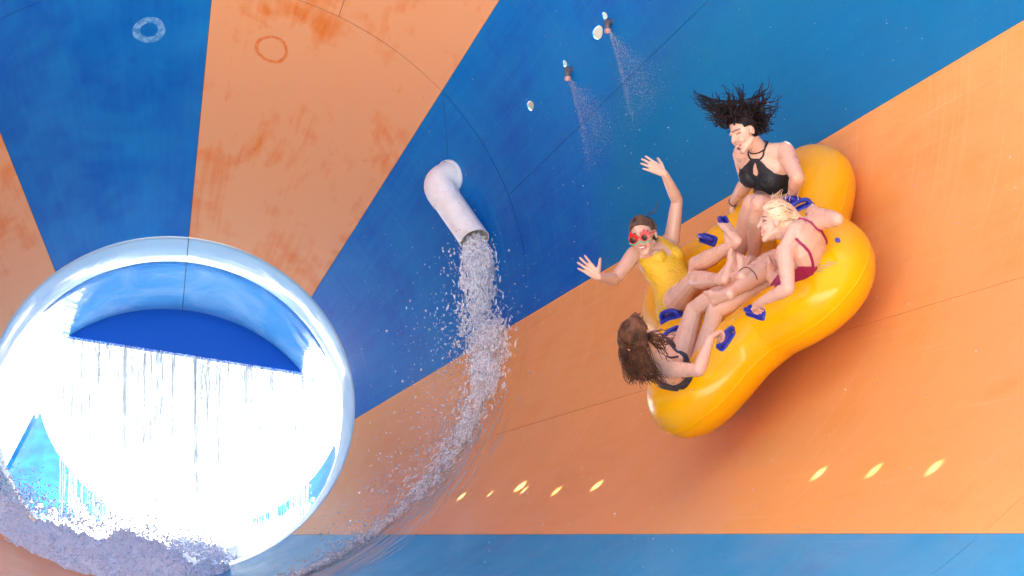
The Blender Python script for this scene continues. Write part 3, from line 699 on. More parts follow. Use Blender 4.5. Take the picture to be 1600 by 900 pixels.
def make_person(key, label, fwd_head, up_head, build=1., bow=0., hands={}, bust=1., skin=(.69, .43, .315), feet=True):
    S = {k: NA(v) for k, v in SK[key].items()}; b = Body()
    pel, neck = S['pel'], S['neck']; U = unit(neck - pel); L = np.linalg.norm(neck - pel)
    Ls = unit((S['shL'] - S['shR'])); Lh = unit(S['hipL'] - S['hipR'])
    frames = []; prof = [(-.20, .075, .070), (-.10, .135, .100), (0., .168, .118), (.12, .165, .112), (.28, .135, .098), (.42, .122, .090), (.56, .135, .096), (.70, .150, .102), (.82, .150, .094), (.92, .125, .078), (1.0, .075, .062), (1.05, .055, .052)]
    F0_ = unit(np.cross(Lh, U))
    ctrl = pel + (neck - pel) * .5 - F0_ * bow * 2
    def spine(t):
        if t < 0: return pel + U * t * L
        if t > 1: return neck + U * (t - 1) * L
        return pel * (1 - t) ** 2 + ctrl * 2 * t * (1 - t) + neck * t * t
    rows = []
    for t, hw, hd in prof:
        tt = min(1, max(0, t)); c = spine(t); T = unit(spine(min(1, tt + .05)) - spine(max(0, tt - .05))); lt = Lh * (1 - tt) + Ls * tt; lt = unit(lt - T * (lt @ T)); fw = np.cross(lt, T)
        hw *= build; hd *= build; frames.append((t, c, lt, fw, T, hw, hd)); row = []
        for k in range(28):
            a_ = 2 * math.pi * k / 28; cx_, sy_ = math.cos(a_), math.sin(a_)
            row.append(c + lt * hw * math.copysign(abs(cx_) ** .82, cx_) + fw * hd * math.copysign(abs(sy_) ** .9, sy_))
        rows.append(row)
    n = 28; V = np.array(rows).reshape(-1, 3); Fc = []
    for i in range(len(rows) - 1):
        for j in range(n):
            j2 = (j + 1) % n; Fc += [[i * n + j, i * n + j2, (i + 1) * n + j2], [i * n + j, (i + 1) * n + j2, (i + 1) * n + j]]
    V = np.vstack([V, [frames[0][1]], [frames[-1][1]]]); c0, c1 = len(V) - 2, len(V) - 1; m_ = len(rows) - 1
    for j in range(n): Fc += [[c0, (j + 1) % n, j], [c1, m_ * n + j, m_ * n + (j + 1) % n]]
    b.add(V, np.array(Fc))
    def fr(t):
        i = min(range(len(frames)), key=lambda q: abs(frames[q][0] - t)); return frames[i]
    # bust, seat, shoulders
    t, c, lt, fw, T, hw, hd = fr(.70)
    for s_ in (-1, 1): b.ell(c + lt * s_ * .068 * build + fw * .062 * build - T * .012, [lt * .062 * build * bust, fw * .062 * build * bust, T * .064 * build * bust])
    t, c, lt, fw, T, hw, hd = fr(0.)
    for s_ in (-1, 1): b.ell(c + lt * s_ * .075 * build - fw * .05 * build - T * .02, [lt * .092 * build, fw * .095 * build, T * .10 * build])
    t, c, lt, fw, T, hw, hd = fr(.92)
    for sd in 'LR':
        sh = S['sh' + sd]; el = S['el' + sd]; wr = S['wr' + sd]; k = build
        b.cap(c + lt * (.06 if sd == 'L' else -.06), sh, .050 * k, .050 * k, 'shoulder'); b.cap(spine(1.02), sh + U * .008, .042, .040 * k, 'shoulder')
        b.cap(fr(.82)[1] + lt * (.09 if sd == 'L' else -.09), sh, .055 * k, .048 * k, 'shoulder')
        b.cap(sh, el, .050 * k, .036 * k, 'arm', [(.3, .047 * k), (.7, .041 * k)])
        b.cap(el, wr, .037 * k, .0235, 'arm', [(.25, .039 * k), (.6, .031 * k)])
        hp, kn, an, to = S['hip' + sd], S['kn' + sd], S['an' + sd], S['to' + sd]
        b.cap(hp, kn, .088 * k, .055 * k, 'leg', [(.3, .082 * k), (.75, .060 * k)])
        b.sph(kn + unit(kn - (hp + an) / 2) * .008, .050 * k)
        b.cap(kn, an, .050 * k, .035, 'leg', [(.28, .056 * k), (.6, .045 * k)])
        calf = unit((hp + an) / 2 - kn); b.ell(kn * .7 + an * .3 + calf * .015, [unit(an - kn) * .09, calf * .045 * k, np.cross(unit(an - kn), calf) * .048 * k])
        foot(b, kn, an, to, 1.12, -1 if sd == 'L' else 1)
        h = hands.get(sd, {}); dr = h.get('dir', S['ha' + sd] - wr)
        hand(b, wr, dr, h.get('pn', -NA(RN)), 1 if sd == 'R' else -1, h.get('curl', (55, 60, 40)), h.get('spread', 3), .98, h.get('tout', 45), h.get('tcurl', 20))
    # head
    hc = S['head']; u = unit(up_head); f = unit(NA(fwd_head) - u * (NA(fwd_head) @ u)); l = np.cross(u, f)
    H = lambda a_, b_, c_: hc + l * a_ + f * b_ + u * c_
    b.cap(spine(.98), H(0, -.022, -.055), .056, .050, 'neck'); b.cap(spine(.93), H(0, -.02, -.04), .05, .046, 'neck')
    b.ell(H(0, -.014, .032), [l * .074, f * .094, u * .082]); b.ell(H(0, .030, -.022), [l * .058, f * .054, u * .078]); b.ell(H(0, .028, -.064), [l * .050, f * .050, u * .044])
    b.cap(H(-.012, .068, -.098), H(.012, .068, -.098), .017, .017); b.cap(H(-.045, .00, -.055), H(-.012, .062, -.092), .020, .018); b.cap(H(.045, .00, -.055), H(.012, .062, -.092), .020, .018)
    for s_ in (-1, 1):
        b.sph(H(.034 * s_, .058, -.034), .025); b.cap(H(.012 * s_, .080, .024), H(.044 * s_, .066, .022), .010, .010)
        b.ell(H(.075 * s_, -.008, -.008), [l * .009, f * .018, u * .030]); b.sph(H(.010 * s_, .098, -.028), .0078)
    b.cap(H(0, .082, .014), H(0, .099, -.020), .0070, .0105); b.cap(H(-.016, .084, -.053), H(.016, .084, -.053), .0075, .0075); b.cap(H(-.014, .082, -.070), H(.014, .082, -.070), .0085, .0085)
    b.caps.append((H(0, 0, -.05), H(0, 0, .04), .085, 'head'))
    V = np.vstack(b.V); Fc = np.vstack(b.F)
    root = remeshed('person', V - pel, Fc, None, .0037, 2); root.location = pel
    tagit(root, label, 'person', 'women riding in the yellow raft')
    me = root.data; nv = len(me.vertices); co = np.zeros(nv * 3); me.vertices.foreach_get('co', co); co = co.reshape(-1, 3) + pel
    # head-local and torso-local coordinates of every vertex
    hl = np.c_[(co - hc) @ l, (co - hc) @ f, (co - hc) @ u]
    # eye sockets
    for s_ in (-1, 1):
        q = np.exp(-(((hl[:, 0] - .032 * s_) / .014) ** 2 + ((hl[:, 2] - .004) / .010) ** 2)) * (hl[:, 1] > .04); co -= f * (q * .007)[:, None]
    me.vertices.foreach_set('co', (co - pel).ravel()); me.update()
    col = np.tile(NA([*skin, 1.]), (nv, 1)); noise_ = np.sin(co @ NA([31, 17, 23])) * np.sin(co @ NA([-13, 29, 19]))
    col[:, :3] *= (1 + .03 * noise_)[:, None]
    def paint(w, c): col[:, :3] = col[:, :3] * (1 - w[:, None]) + NA(c) * w[:, None]
    front = hl[:, 1] > .03
    for s_ in (-1, 1):
        paint(.32 * np.exp(-(((hl[:, 0] - .040 * s_) / .02) ** 2 + ((hl[:, 2] + .03) / .02) ** 2)) * front, (.78, .30, .24))
        x_ = hl[:, 0] * s_; arch = .026 + .004 * np.sin((x_ - .012) / .036 * 3.1)
        paint(.85 * ((x_ > .012) & (x_ < .052) & (np.abs(hl[:, 2] - arch) < .0040) & front), (.10, .05, .035))
        paint(.9 * ((x_ > .018) & (x_ < .046) & (np.abs(hl[:, 2] - .003 - .003 * np.sin((x_ - .018) / .028 * 3.1)) < .0030) & front), (.05, .03, .03))
    paint(.85 * ((np.abs(hl[:, 0]) < .024) & (np.abs(hl[:, 2] + .061) < .014 - .3 * np.abs(hl[:, 0])) & (hl[:, 1] > .06)), (.62, .16, .15))
    for j in ('elL', 'elR', 'knL', 'knR'): paint(.18 * np.exp(-(np.linalg.norm(co - S[j], axis=1) / .05) ** 2), (.76, .34, .25))
    for sd in 'LR':
        for q_, r_ in (('an', .10), ('wr', .10)):
            paint(.0 * np.ones(nv), (.8, .4, .3))
        t_ = S['to' + sd]; paint(.35 * np.exp(-(np.linalg.norm(co - t_, axis=1) / .05) ** 2), (.85, .42, .30))
    ca = me.color_attributes.new('skin_colour', 'FLOAT_COLOR', 'POINT'); ca.data.foreach_set('color', col.ravel())
    me.materials.clear(); me.materials.append(SKIN)
    # torso coordinates
    T_ = np.array([f_[0] for f_ in frames]); cen_ = np.array([f_[1] for f_ in frames])
    best = np.full(nv, 1e9); sv = np.zeros(nv); lat = np.zeros(nv); fwd = np.zeros(nv); rn = np.zeros(nv)
    for i in range(len(frames) - 1):
        A_, B_ = cen_[i], cen_[i + 1]; ab = B_ - A_; t = np.clip((co - A_) @ ab / (ab @ ab), 0, 1); P_ = A_ + t[:, None] * ab; dd = np.linalg.norm(co - P_, axis=1)
        k = dd < best; lt = frames[i][2]; fw = frames[i][3]; x_ = (co - P_) @ lt; y_ = (co - P_) @ fw; hw = frames[i][5] * (1 - t) + frames[i + 1][5] * t; hd = frames[i][6] * (1 - t) + frames[i + 1][6] * t
        best = np.where(k, dd, best); sv = np.where(k, T_[i] + t * (T_[i + 1] - T_[i]), sv); lat = np.where(k, x_, lat); fwd = np.where(k, y_, fwd); rn = np.where(k, np.sqrt((x_ / hw) ** 2 + (y_ / hd) ** 2), rn)
    arm = np.full(nv, 9.); leg = np.full(nv, 9.); legd = np.full(nv, 9.)
    for p0, p1, r, lab in b.caps:
        if lab not in ('arm', 'leg', 'hand', 'foot', 'head'): continue
        ab = p1 - p0; t = np.clip((co - p0) @ ab / (ab @ ab), 0, 1); dd = np.linalg.norm(co - p0 - t[:, None] * ab, axis=1) / r
        if lab == 'leg': 
            k = dd < leg; leg = np.where(k, dd, leg); legd = np.where(k, t * np.linalg.norm(ab), legd)
        elif lab != 'head': arm = np.minimum(arm, dd)
    D = dict(co=co, s=sv, lat=lat, fwd=fwd, rn=rn, arm=arm, leg=leg, legd=legd, hl=hl, root=root, pel=pel, S=S, H=H, l=l, f=f, u=u, hc=hc, frames=frames, spine=spine, build=build)
    return D
def cloth(D, name, mask, mat, off=.0055, parent=None, smooth=2):
    me = D['root'].data; nv = len(me.vertices); nr = np.zeros(nv * 3); me.vertices.foreach_get('normal', nr); nr = nr.reshape(-1, 3)
    idx = np.full(nv, -1); faces = []
    for p in me.polygons:
        vs = p.vertices
        if all(mask[q] for q in vs): faces.append(list(vs))
    used = sorted({q for f_ in faces for q in f_}); 
    if not used: return None
    for i, q in enumerate(used): idx[q] = i
    base = D['co'][used]; P_ = base + nr[used] * off; fc = [[int(idx[q]) for q in f_] for f_ in faces]
    # closed rim so the cloth has thickness
    from collections import Counter
    ec = Counter()
    for f_ in fc:
        for i in range(len(f_)): ec[(f_[i], f_[(i + 1) % len(f_)])] += 1
    N = len(used); rim = [(a_, c_) for (a_, c_) in ec if (c_, a_) not in ec]
    nb = {}
    for a_, c_ in rim: nb.setdefault(a_, []).append(c_); nb.setdefault(c_, []).append(a_)
    for _ in range(4):                                   # ease the jagged border
        Q = P_.copy()
        for a_, ns in nb.items(): Q[a_] = .4 * P_[a_] + .6 * np.mean([P_[q] for q in ns], axis=0)
        P_ = Q
    V = np.vstack([P_, P_ - nr[used] * (off + .002)]); fc2 = fc + [[c_, a_, a_ + N, c_ + N] for a_, c_ in rim]
    return mesh_obj(name, V, fc2, mat, parent or D['root'], True, D['pel'])
def surf(D, p, off=.004):
    """nearest point on the body, lifted off it"""
    if 'bvh' not in D: D['bvh'] = BVHTree.FromPolygons([v.co.copy() for v in D['root'].data.vertices], [list(p_.vertices) for p_ in D['root'].data.polygons])
    loc, nrm, _, _ = D['bvh'].find_nearest(Vector(p) - Vector(D['pel'])); return loc + nrm * off + Vector(D['pel'])
def strap(D, name, pts, mat, r=.0055, n=14, off=.003):
    P_ = [Vector(p) for p in pts]; out = []
    for i in range(n + 1):
        u = i / n * (len(P_) - 1); k = min(int(u), len(P_) - 2); out.append(surf(D, P_[k].lerp(P_[k + 1], u - k), off))
    g = Geo(); g.tube(out, [r] * len(out), 8); return g.build(name, mat, D['root'], True, D['pel'])
def band(D, name, c, axis, rad, r, mat):
    a_ = Vector(axis).normalized(); u = a_.orthogonal().normalized(); w_ = a_.cross(u); pts = [surf(D, Vector(c) + (u * math.cos(2 * math.pi * k / 20) + w_ * math.sin(2 * math.pi * k / 20)) * rad, r * .6) for k in range(21)]
    g = Geo(); g.tube(pts, [r] * 21, 6, caps=False); return g.build(name, mat, D['root'], True, D['pel'])
def tp(D, s, lat, fwd):
    fr_ = min(D['frames'], key=lambda q: abs(q[0] - s)); return D['spine'](s) + fr_[2] * lat + fr_[3] * fwd
m = M_('skin'); a = m.n('ShaderNodeVertexColor', layer_name='skin_colour'); v = m.tc()
mot = m.noise(v, 14, 5, .6); m.set(base=m.mix(m.ramp(mot, [(.4, 0.), (.7, .14)]), a.outputs[0], (.72, .32, .22)), rough=m.ramp(m.noise(v, 9, 5, .65), [(.40, .22), (.62, .50)]), sss=.10, spec=.4)
m.b.inputs['Subsurface Radius'].default_value = (.02, .007, .004); m.b.inputs['Subsurface Scale'].default_value = .5; m.bump(m.noise(v, 160, 3), .12, .002); SKIN = m.m
def fabric(name, c, c2=None, rough=.6, sheen=0., wr=.5):
    m = M_(name); v = m.tc(); m.set(base=m.mix(m.ramp(m.noise(v, 80, 3), [(.55, 0.), (.68, 1.)]), c, c2 or tuple(x * 1.2 for x in c)), rough=rough); m.bump(m.noise(m.tc((1, 1, 3)), 14, 5, .55, .8), wr, .012); return m.m
SUIT_BLACK = fabric('black_swimsuit', (.010, .012, .018), (.03, .035, .045)); SUIT_YEL = fabric('yellow_swimsuit', (.80, .48, .02), (.84, .53, .03), .5, wr=.9); SUIT_MAG = fabric('magenta_swimsuit', (.32, .004, .075), (.36, .01, .1), .45); SUIT_NAVY = fabric('navy_swimsuit', (.018, .024, .055), (.03, .04, .08))
def plain(name, c, rough=.5, **k): m = M_(name); m.set(base=c, rough=rough, **k); return m.m
def hairmat(name, c1, c2, rough=.35): m = M_(name); v = m.tc((1, 1, 1)); m.set(base=m.mix(m.ramp(m.noise(v, 16, 5, .6), [(.4, 0.), (.65, 1.)]), c1, c2), rough=rough, spec=.2); m.bump(m.noise(v, 120, 3), .4, .004); return m.m
HAIR_BK = hairmat('black_hair', (.006, .004, .004), (.022, .010, .009)); HAIR_BR = hairmat('brown_hair', (.045, .017, .008), (.19, .078, .036)); HAIR_DB = hairmat('dark_brown_hair', (.05, .028, .018), (.14, .085, .055)); HAIR_BL = hairmat('blonde_hair', (.70, .42, .24), (.82, .60, .40), .4); HAIR_RT = hairmat('dark_hair_root', (.10, .06, .045), (.22, .14, .10))
BLACKP = plain('black_plastic', (.01, .01, .012), .25); MOUTH = plain('mouth_inside', (.10, .012, .012), .4); TEETH = plain('teeth', (.85, .83, .76), .3); EYEW = plain('eye_white', (.8, .78, .75), .2); RED = plain('red_frame', (.75, .015, .02), .3); GRN = plain('green_rim', (.10, .55, .28), .35)
def smile(D, wdt=.021, hgt=.010, z=-.062, y=.083):
    H = D['H']; g = Geo(); b0 = []
    for r in (1., .72, .35): b0.append([H(wdt * r * math.cos(a_), y + .0045 * (1 - r) + .0045 - .20 * (wdt * r * math.cos(a_)) ** 2 / .02, z + hgt * r * math.sin(a_) * (1 if math.sin(a_) < 0 else .55)) for a_ in [2 * math.pi * k / 24 for k in range(24)]])
    g.grid(b0, closev=True); g.fan(b0[-1]); g.build('mouth', MOUTH, D['root'], True, D['pel'])
    g = Geo(); rows = []
    for i in range(9):
        x_ = (i / 8 - .5) * 2 * wdt * .78; yy = y + .0105 - .20 * x_ * x_ / .02; rows.append([H(x_, yy, z + hgt * .42), H(x_, yy + .0008, z + hgt * .42 - .0055 * (1 - (x_ / wdt) ** 2) - .001)])
    g.grid(rows); g.build('teeth', TEETH, D['root'], True, D['pel'])
def scalp(D, name, mat, front=.045, zlo=-.02, back=-.06, off=.010, part=0):
    x_, y_, z_ = D['hl'].T; r_ = np.sqrt(x_ ** 2 + y_ ** 2 + z_ ** 2)
    line = np.where(y_ > front - .02, .062 + (y_ - front) * .9, np.where(y_ > -.01, .022, -.055))
    mask = (z_ > line) & (r_ < .14) & ((np.abs(x_) < .072) | (z_ > .01) | (y_ < -.025))
    return cloth(D, name, mask, mat, off)
def lock(g, pts, r0, r1=.0012, wav=.006, ph=0., n=14, sides=5):
    P_ = [Vector(p) for p in pts]; out = []; rad = []
    for i in range(n + 1):
        t = i / n; u = t * (len(P_) - 1); k = min(int(u), len(P_) - 2); f_ = u - k
        pm, p0, p1, p2 = P_[max(0, k - 1)], P_[k], P_[k + 1], P_[min(len(P_) - 1, k + 2)]
        q = .5 * ((2 * p0) + (p1 - pm) * f_ + (2 * pm - 5 * p0 + 4 * p1 - p2) * f_ ** 2 + (3 * p0 - pm - 3 * p1 + p2) * f_ ** 3)
        q = q + Vector((mnoise(Vector((ph, t * 4, 0))), mnoise(Vector((ph + 9, t * 4, 0))), mnoise(Vector((ph + 17, t * 4, 0))))) * wav * (1.5 * t)
        out.append(q); rad.append(r0 * (1 - t) ** .8 + r1)
    g.tube(out, rad, sides)
def suit_mask(D, top_front, top_back, hipcut=.05, keyhole=None, sleeve=1.12):
    s, lat, fwd, rn = D['s'], np.abs(D['lat']), D['fwd'], D['rn']
    m_ = (rn < 1.6) & ~((D['arm'] < sleeve) & (D['arm'] < rn * .97)) & (np.linalg.norm(D['hl'] + NA([0, 0, .01]), axis=1) > .132) & ~((D['leg'] < rn * .76) & (D['legd'] > hipcut))
    fr_ = fwd > -.01; m_ &= np.where(fr_, s < top_front(lat / D['build']), s < top_back(lat / D['build']))
    if keyhole: s0, hs, hw = keyhole; m_ &= ~(fr_ & ((((s - s0) / hs) ** 2 + (lat / (hw * np.clip(1 - (s - s0) / hs * .6, .3, 2))) ** 2) < 1))
    return m_
halter = lambda a_: np.where(a_ < .024, 1.01, 1.0 - (a_ - .024) * 2.3)
lowback = lambda a_: .44 + a_ * 1.3
# --- black swimsuit, hair flying
D = make_person('black', 'laughing woman in a black halter swimsuit, dark hair flying upwards', (-.78, -.48, -.42), (-.42, .05, .9), 1.19, hands=dict(L=dict(curl=(60, 60, 40)), R=dict(curl=(60, 60, 40))))
cloth(D, 'swimsuit', suit_mask(D, halter, lowback, .21, (.87, .085, .015)), SUIT_BLACK)
for s_ in (-1, 1): strap(D, 'strap', [tp(D, .97, .012 * s_, .08), tp(D, 1.0, .040 * s_, .06), tp(D, 1.05, .055 * s_, -.01), tp(D, 1.02, .02 * s_, -.07)], SUIT_BLACK, .006)
band(D, 'choker', tp(D, 1.08, 0, 0), D['frames'][-1][4], .06, .0045, BLACKP); band(D, 'bracelet', D['S']['wrR'], D['S']['wrR'] - D['S']['elR'], .03, .0035, BLACKP)
smile(D, .024, .019, -.066)
scalp(D, 'hair_cap', HAIR_BK, .05)
g = Geo(); H = D['H']; hc = Vector(D['hc'])
tips = [(-.31, .25), (-.29, .20), (-.26, .20), (-.26, .15), (-.22, .10), (-.20, .06), (-.12, .27), (-.17, .22), (-.05, .29), (-.02, .25), (.05, .20), (.13, .31), (.12, .27), (.17, .25), (.20, .22), (.22, .14), (.19, .09), (.18, .03), (.14, -.01), (-.10, .18), (.02, .17), (.10, .20)]
tipy = [rng.normal() * .08 for _ in tips]
for k in range(250):
    ti = rng.integers(len(tips)); tx, tz = tips[ti]; t_ = Vector((tx + rng.normal() * .014, tipy[ti] + rng.normal() * .02, tz + rng.normal() * .014)) * (.90 + .16 * rng.random() if rng.random() < .5 else .45 + .45 * rng.random())
    a_ = rng.normal() * .9; e_ = .35 + .6 * rng.random(); rt = Vector(H(.066 * math.sin(a_) * math.cos(e_), -.02 - .085 * math.cos(a_) * math.cos(e_) * .9 + (.06 if rng.random() < .4 else 0), .03 + .070 * math.sin(e_)))
    if t_.x > .12: rt = Vector(H(.03 * rng.normal(), -.09, .02 + .03 * rng.normal()))
    end = hc + t_ + Vector((0, 0, .0)); out_ = (rt - hc).normalized(); curl = Vector((rng.normal(), rng.normal(), rng.normal())) * .009
    side_ = Vector((-t_.z, 0, t_.x)).normalized() * (math.sin(ti * 2.4) * .03 + rng.normal() * .008)
    lock(g, [rt, rt + out_ * .014 + t_ * .15, rt.lerp(end, .5) + side_ + curl, rt.lerp(end, .8) - side_ * .6 + curl * .5, end], .0042 + .003 * rng.random(), .0009, .022, k * 3.7, 18)
g.build('flying_hair', HAIR_BK, D['root'], True, D['pel'])
# --- yellow swimsuit, arms up
D = make_person('yellow', 'woman in a yellow swimsuit and red novelty sunglasses with both arms thrown up', (-.28, -.90, -.30), (-.26, -.10, .96), 1.0, bust=.9,
    hands=dict(L=dict(dir=(-.86, -.1, .50), pn=(.0, .9, -.3), curl=(6, 8, 6), spread=7, tout=50), R=dict(dir=(-.74, -.10, .66), pn=(0, -1, -.1), curl=(5, 6, 5), spread=9, tout=58, tcurl=4)))
cloth(D, 'swimsuit', suit_mask(D, lambda a_: np.where(a_ < .035, .99, 1.0 - (a_ - .035) * 1.9), lowback, .06, (.76, .12, .020)), SUIT_YEL)
for s_ in (-1, 1): strap(D, 'strap', [tp(D, .92, .04 * s_, .08), tp(D, 1.0, .05 * s_, .05), tp(D, 1.06, .05 * s_, -.02), tp(D, 1.04, .0, -.06)], SUIT_YEL, .009)
smile(D, .022, .011, -.062)
scalp(D, 'hair_cap', HAIR_DB, .052, off=.012)
g = Geo(); H = D['H']; ca, sa = math.cos, math.sin
for k in range(110):
    x0 = -.070 + .14 * rng.random(); z0 = .085 - 6 * x0 * x0 * 1.6; p0 = H(x0, .062 - abs(x0) * .5, z0 * .98); p1 = H(x0 * .9, .01, .125 - x0 * x0 * 9); p2 = H(x0 * .6, -.08, .10 - x0 * x0 * 6); p3 = H(x0 * .2, -.125, .03)
    lock(g, [p0, p1, p2, p3], .0045, .003, .003, k * 2.1, 12)
g.build('pulled_back_hair', HAIR_DB, D['root'], True, D['pel'])
g = Geo(); bun = H(.01, -.13, .03)
for k in range(26):
    a_ = k * .7; lock(g, [Vector(bun) + Vector((.034 * ca(a_ + t * 1.6), .02 * rng.normal() * .3 - .01 * t, .034 * sa(a_ + t * 1.6))) for t in (0, .6, 1.2, 1.8)], .008, .003, .004, k)
g.build('hair_bun', HAIR_DB, D['root'], True, D['pel']); g = Geo()
for k in range(7): rt = Vector(H(.03, -.06, .11)); lock(g, [rt, rt + Vector((.05, 0, .02 + .02 * rng.random())), rt + Vector((.07 + .03 * rng.random(), 0, .07 + .04 * rng.random()))], .0006, .0005, .01, k)
g.build('loose_wisps', HAIR_DB, D['root'], True, D['pel'])
gl = Geo(); T_ = .004
def plate(pts, y0, thick, geo):
    a_ = [H(p[0], y0 - .9 * p[0] ** 2 * 4, p[1]) for p in pts]; b_ = [H(p[0], y0 - .9 * p[0] ** 2 * 4 - thick, p[1]) for p in pts]; geo.fan(a_); geo.fan(b_, True); geo.grid([a_ + [a_[0]], b_ + [b_[0]]])
for s_ in (-1, 1):
    tri = [(.006, -.018), (.010, .014), (.046, .052), (.066, .010), (.070, -.020), (.036, -.030)]
    plate([(x_ * s_, z_) for x_, z_ in (tri if s_ > 0 else tri)][::s_], .112, .004, gl)
plate([(-.012, -.002), (-.012, .010), (.012, .010), (.012, -.002)][::-1], .111, .004, gl)
for s_ in (-1, 1): gl.tube([H(.066 * s_, .098, .012), H(.078 * s_, .05, .010), H(.080 * s_, .0, .006)], .0035, 6)
sg = gl.build('sunglasses', RED, D['root'], False, D['pel'])
gr = Geo()
for s_ in (-1, 1): gr.tube([H(s_ * .004, .112, -.016), H(s_ * .022, .112, -.029), H(s_ * .040, .108, -.033), H(s_ * .058, .102, -.029), H(s_ * .072, .094, -.020)], .0045, 6)
gr.build('green_rim', GRN, sg, True, D['pel'])
for s_ in (-1, 1):
    g = Geo(); b0 = []
    for r in (1., .9, .3): b0.append([H(.038 * s_ + .0195 * r * ca(a_), .1125 + .003 * (1 - r * .6), -.002 + .0195 * r * sa(a_)) for a_ in [2 * math.pi * q / 24 for q in range(24)]])
    g.grid(b0, closev=True); g.fan(b0[-1]); g.build('lens', BLACKP, sg, True, D['pel'])
# --- magenta swimsuit
D = make_person('pink', 'blonde woman in a magenta low backed swimsuit bending forward, face in profile', (-.96, .10, -.16), (-.05, .15, .98), 1.06, bow=.07,
    hands=dict(L=dict(curl=(45, 60, 40)), R=dict(curl=(45, 60, 40))))
cloth(D, 'swimsuit', suit_mask(D, lambda a_: .80 - a_ * .9, lambda a_: np.where(a_ > .07, .60 + (a_ - .07) * 1.5, .33 + np.clip(a_, 0, .07) ** 2 * 45), .13), SUIT_MAG)
for s_ in (-1, 1): strap(D, 'strap', [tp(D, .50, .115 * s_, -.07), tp(D, .62, .11 * s_, -.09), tp(D, .82, .095 * s_, -.10), tp(D, .98, .075 * s_, -.03), tp(D, .92, .08 * s_, .07), tp(D, .80, .07 * s_, .10)], SUIT_MAG, .0085, 26)
smile(D, .018, .010, -.062)
band(D, 'anklet', D['S']['anR'], D['S']['anR'] - D['S']['knR'], .045, .003, BLACKP)
scalp(D, 'hair_cap', HAIR_BL, .055, off=.011)
g = Geo(); g2 = Geo(); H = D['H']; tie = Vector((1.735, D['hc'][1] - .03, .375)); tie = Vector(D['hc']) + Vector((.165, -.115, -.03))
for k in range(760):
    e_ = R_(-22 + 115 * rng.random()); sx = 1 if rng.random() < .62 else -1; ce, se = math.cos(e_), math.sin(e_)
    y0 = (.062 if e_ > .5 else .012 + .08 * max(0, e_ + .1)) - .05 * rng.random() ** 2
    rt = Vector(H(sx * .074 * ce, y0, .030 + .080 * se)); m1 = Vector(H(sx * .086 * ce, -.005 - .02 * rng.random(), .032 + .096 * se))
    mid = Vector(H(sx * .080 * ce, -.065, .028 + .082 * se)); m2 = Vector(H(sx * .040 * ce, -.112, .015 + .045 * se))
    lock(g2 if (rng.random() < (.22 if e_ > .7 else .06)) else g, [rt, m1, mid, m2, tie + Vector(rng.normal(size=3).tolist()) * .008], .0028, .0018, .010, k * 1.3, 14)
for k in range(30):
    lock(g, [tie, tie + Vector((.03, 0, -.02)) + Vector(rng.normal(size=3).tolist()) * .006, tie + Vector((.06, .0, -.06)) + Vector(rng.normal(size=3).tolist()) * .012, tie + Vector((.08, .0, -.10)) + Vector(rng.normal(size=3).tolist()) * .018], .004, .0008, .01, k * 5.)
    rt = Vector(H(.02 * rng.normal(), -.02 + .05 * rng.normal(), .115)); 
    if k < 14: lock(g, [rt, rt + Vector((.0, 0, .03)), rt + Vector((.05 * rng.random(), 0, .035 + .03 * rng.random()))], .0018, .0006, .02, k * 2.)
g.build('blonde_hair', HAIR_BL, D['root'], True, D['pel']); g2.build('dark_streaks', HAIR_RT, D['root'], True, D['pel'])
g = Geo(); g.tube([tie + Vector((-.012, 0, .004)), tie + Vector((.012, 0, -.006))], .014, 12); g.build('hair_tie', BLACKP, D['root'], True, D['pel'])
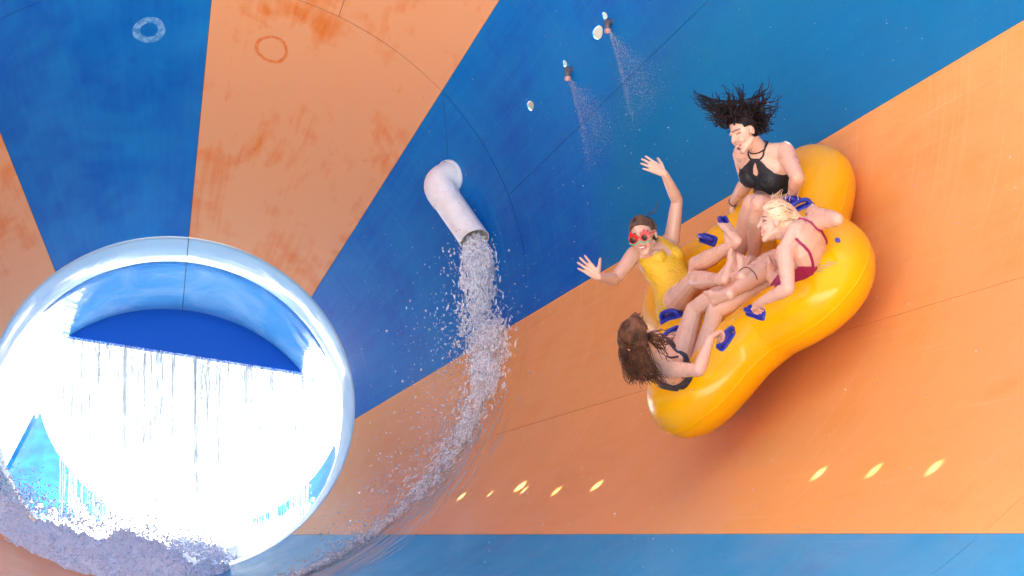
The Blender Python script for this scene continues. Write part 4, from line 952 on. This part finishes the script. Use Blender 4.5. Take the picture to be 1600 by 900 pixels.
# --- navy swimsuit
D = make_person('navy', 'woman in a navy swimsuit seen from behind, long wet brown hair', (.62, .72, -.05), (-.45, -.25, .86), 1.0,
    hands=dict(L=dict(curl=(50, 60, 40)), R=dict(curl=(55, 65, 45))))
mk = suit_mask(D, lambda a_: .82 - a_ * .6, lambda a_: .44 + a_ * .6, .09)
s, lat, fwd = D['s'], D['lat'], D['fwd']
for s0, l0, hs, hl_ in ((.30, -.115, .035, .018), (.24, -.10, .030, .012), (.33, -.085, .03, .010), (.30, .115, .035, .018)): mk &= ~((((s - s0) / hs) ** 2 + ((lat - l0) / hl_) ** 2) < 1)
cloth(D, 'swimsuit', mk, SUIT_NAVY)
for s_ in (-1, 1): strap(D, 'strap', [tp(D, .42, .085 * s_, -.09), tp(D, .70, .085 * s_, -.11), tp(D, .92, .085 * s_, -.07), tp(D, 1.0, .085 * s_, .0), tp(D, .82, .08 * s_, .10)], SUIT_NAVY, .006, 20)
band(D, 'bracelet', D['S']['wrL'], D['S']['wrL'] - D['S']['elL'], .03, .004, BLACKP)
scalp(D, 'hair_cap', HAIR_BR, .05, off=.013)
g = Geo(); H = D['H']; hc = Vector(D['hc'])
for k in range(850):
    a_ = rng.random() * 2 * math.pi; x0 = rng.normal() * .018; rt = Vector(H(x0, .03 + .02 * rng.normal(), .112 - x0 * x0 * 9))
    sx = 1 if rng.random() < .5 else -1; w_ = rng.random()
    m1 = Vector(H(sx * (.03 + .055 * w_), -.01 - .085 * (1 - w_), .075 - .02 * w_)); m2 = Vector(H(sx * (.030 + .062 * w_), -.03 - .085 * (1 - w_ * .7), -.01))
    L = .04 + .19 * rng.random() ** 1.2; e_ = hc + Vector((-.05 + .21 * rng.random() * (L / .25 + .2), -.10 + .03 * rng.normal(), -.10 - L * .75)); m3 = m2.lerp(e_, .45) + Vector((-.025 * rng.random(), -.035, -.01))
    lock(g, [rt, m1, m2, m3, e_], .0030 + .0014 * rng.random(), .0009, .032, k * 1.9, 24)
for k in range(34):         # wavy ends to the right of the head, over the shoulder
    m2 = Vector(H(-.06, -.03, -.02 + .04 * rng.random())) + Vector((.02, 0, 0)); e_ = hc + Vector((.13 + .10 * rng.random(), -.06 + .05 * rng.random(), .02 - .16 * rng.random()))
    lock(g, [m2, m2.lerp(e_, .5) + Vector((.0, -.03, .03 * rng.random())), e_], .0035, .0009, .03, k * 4.1, 16)
g.build('long_hair', HAIR_BR, D['root'], True, D['pel'])
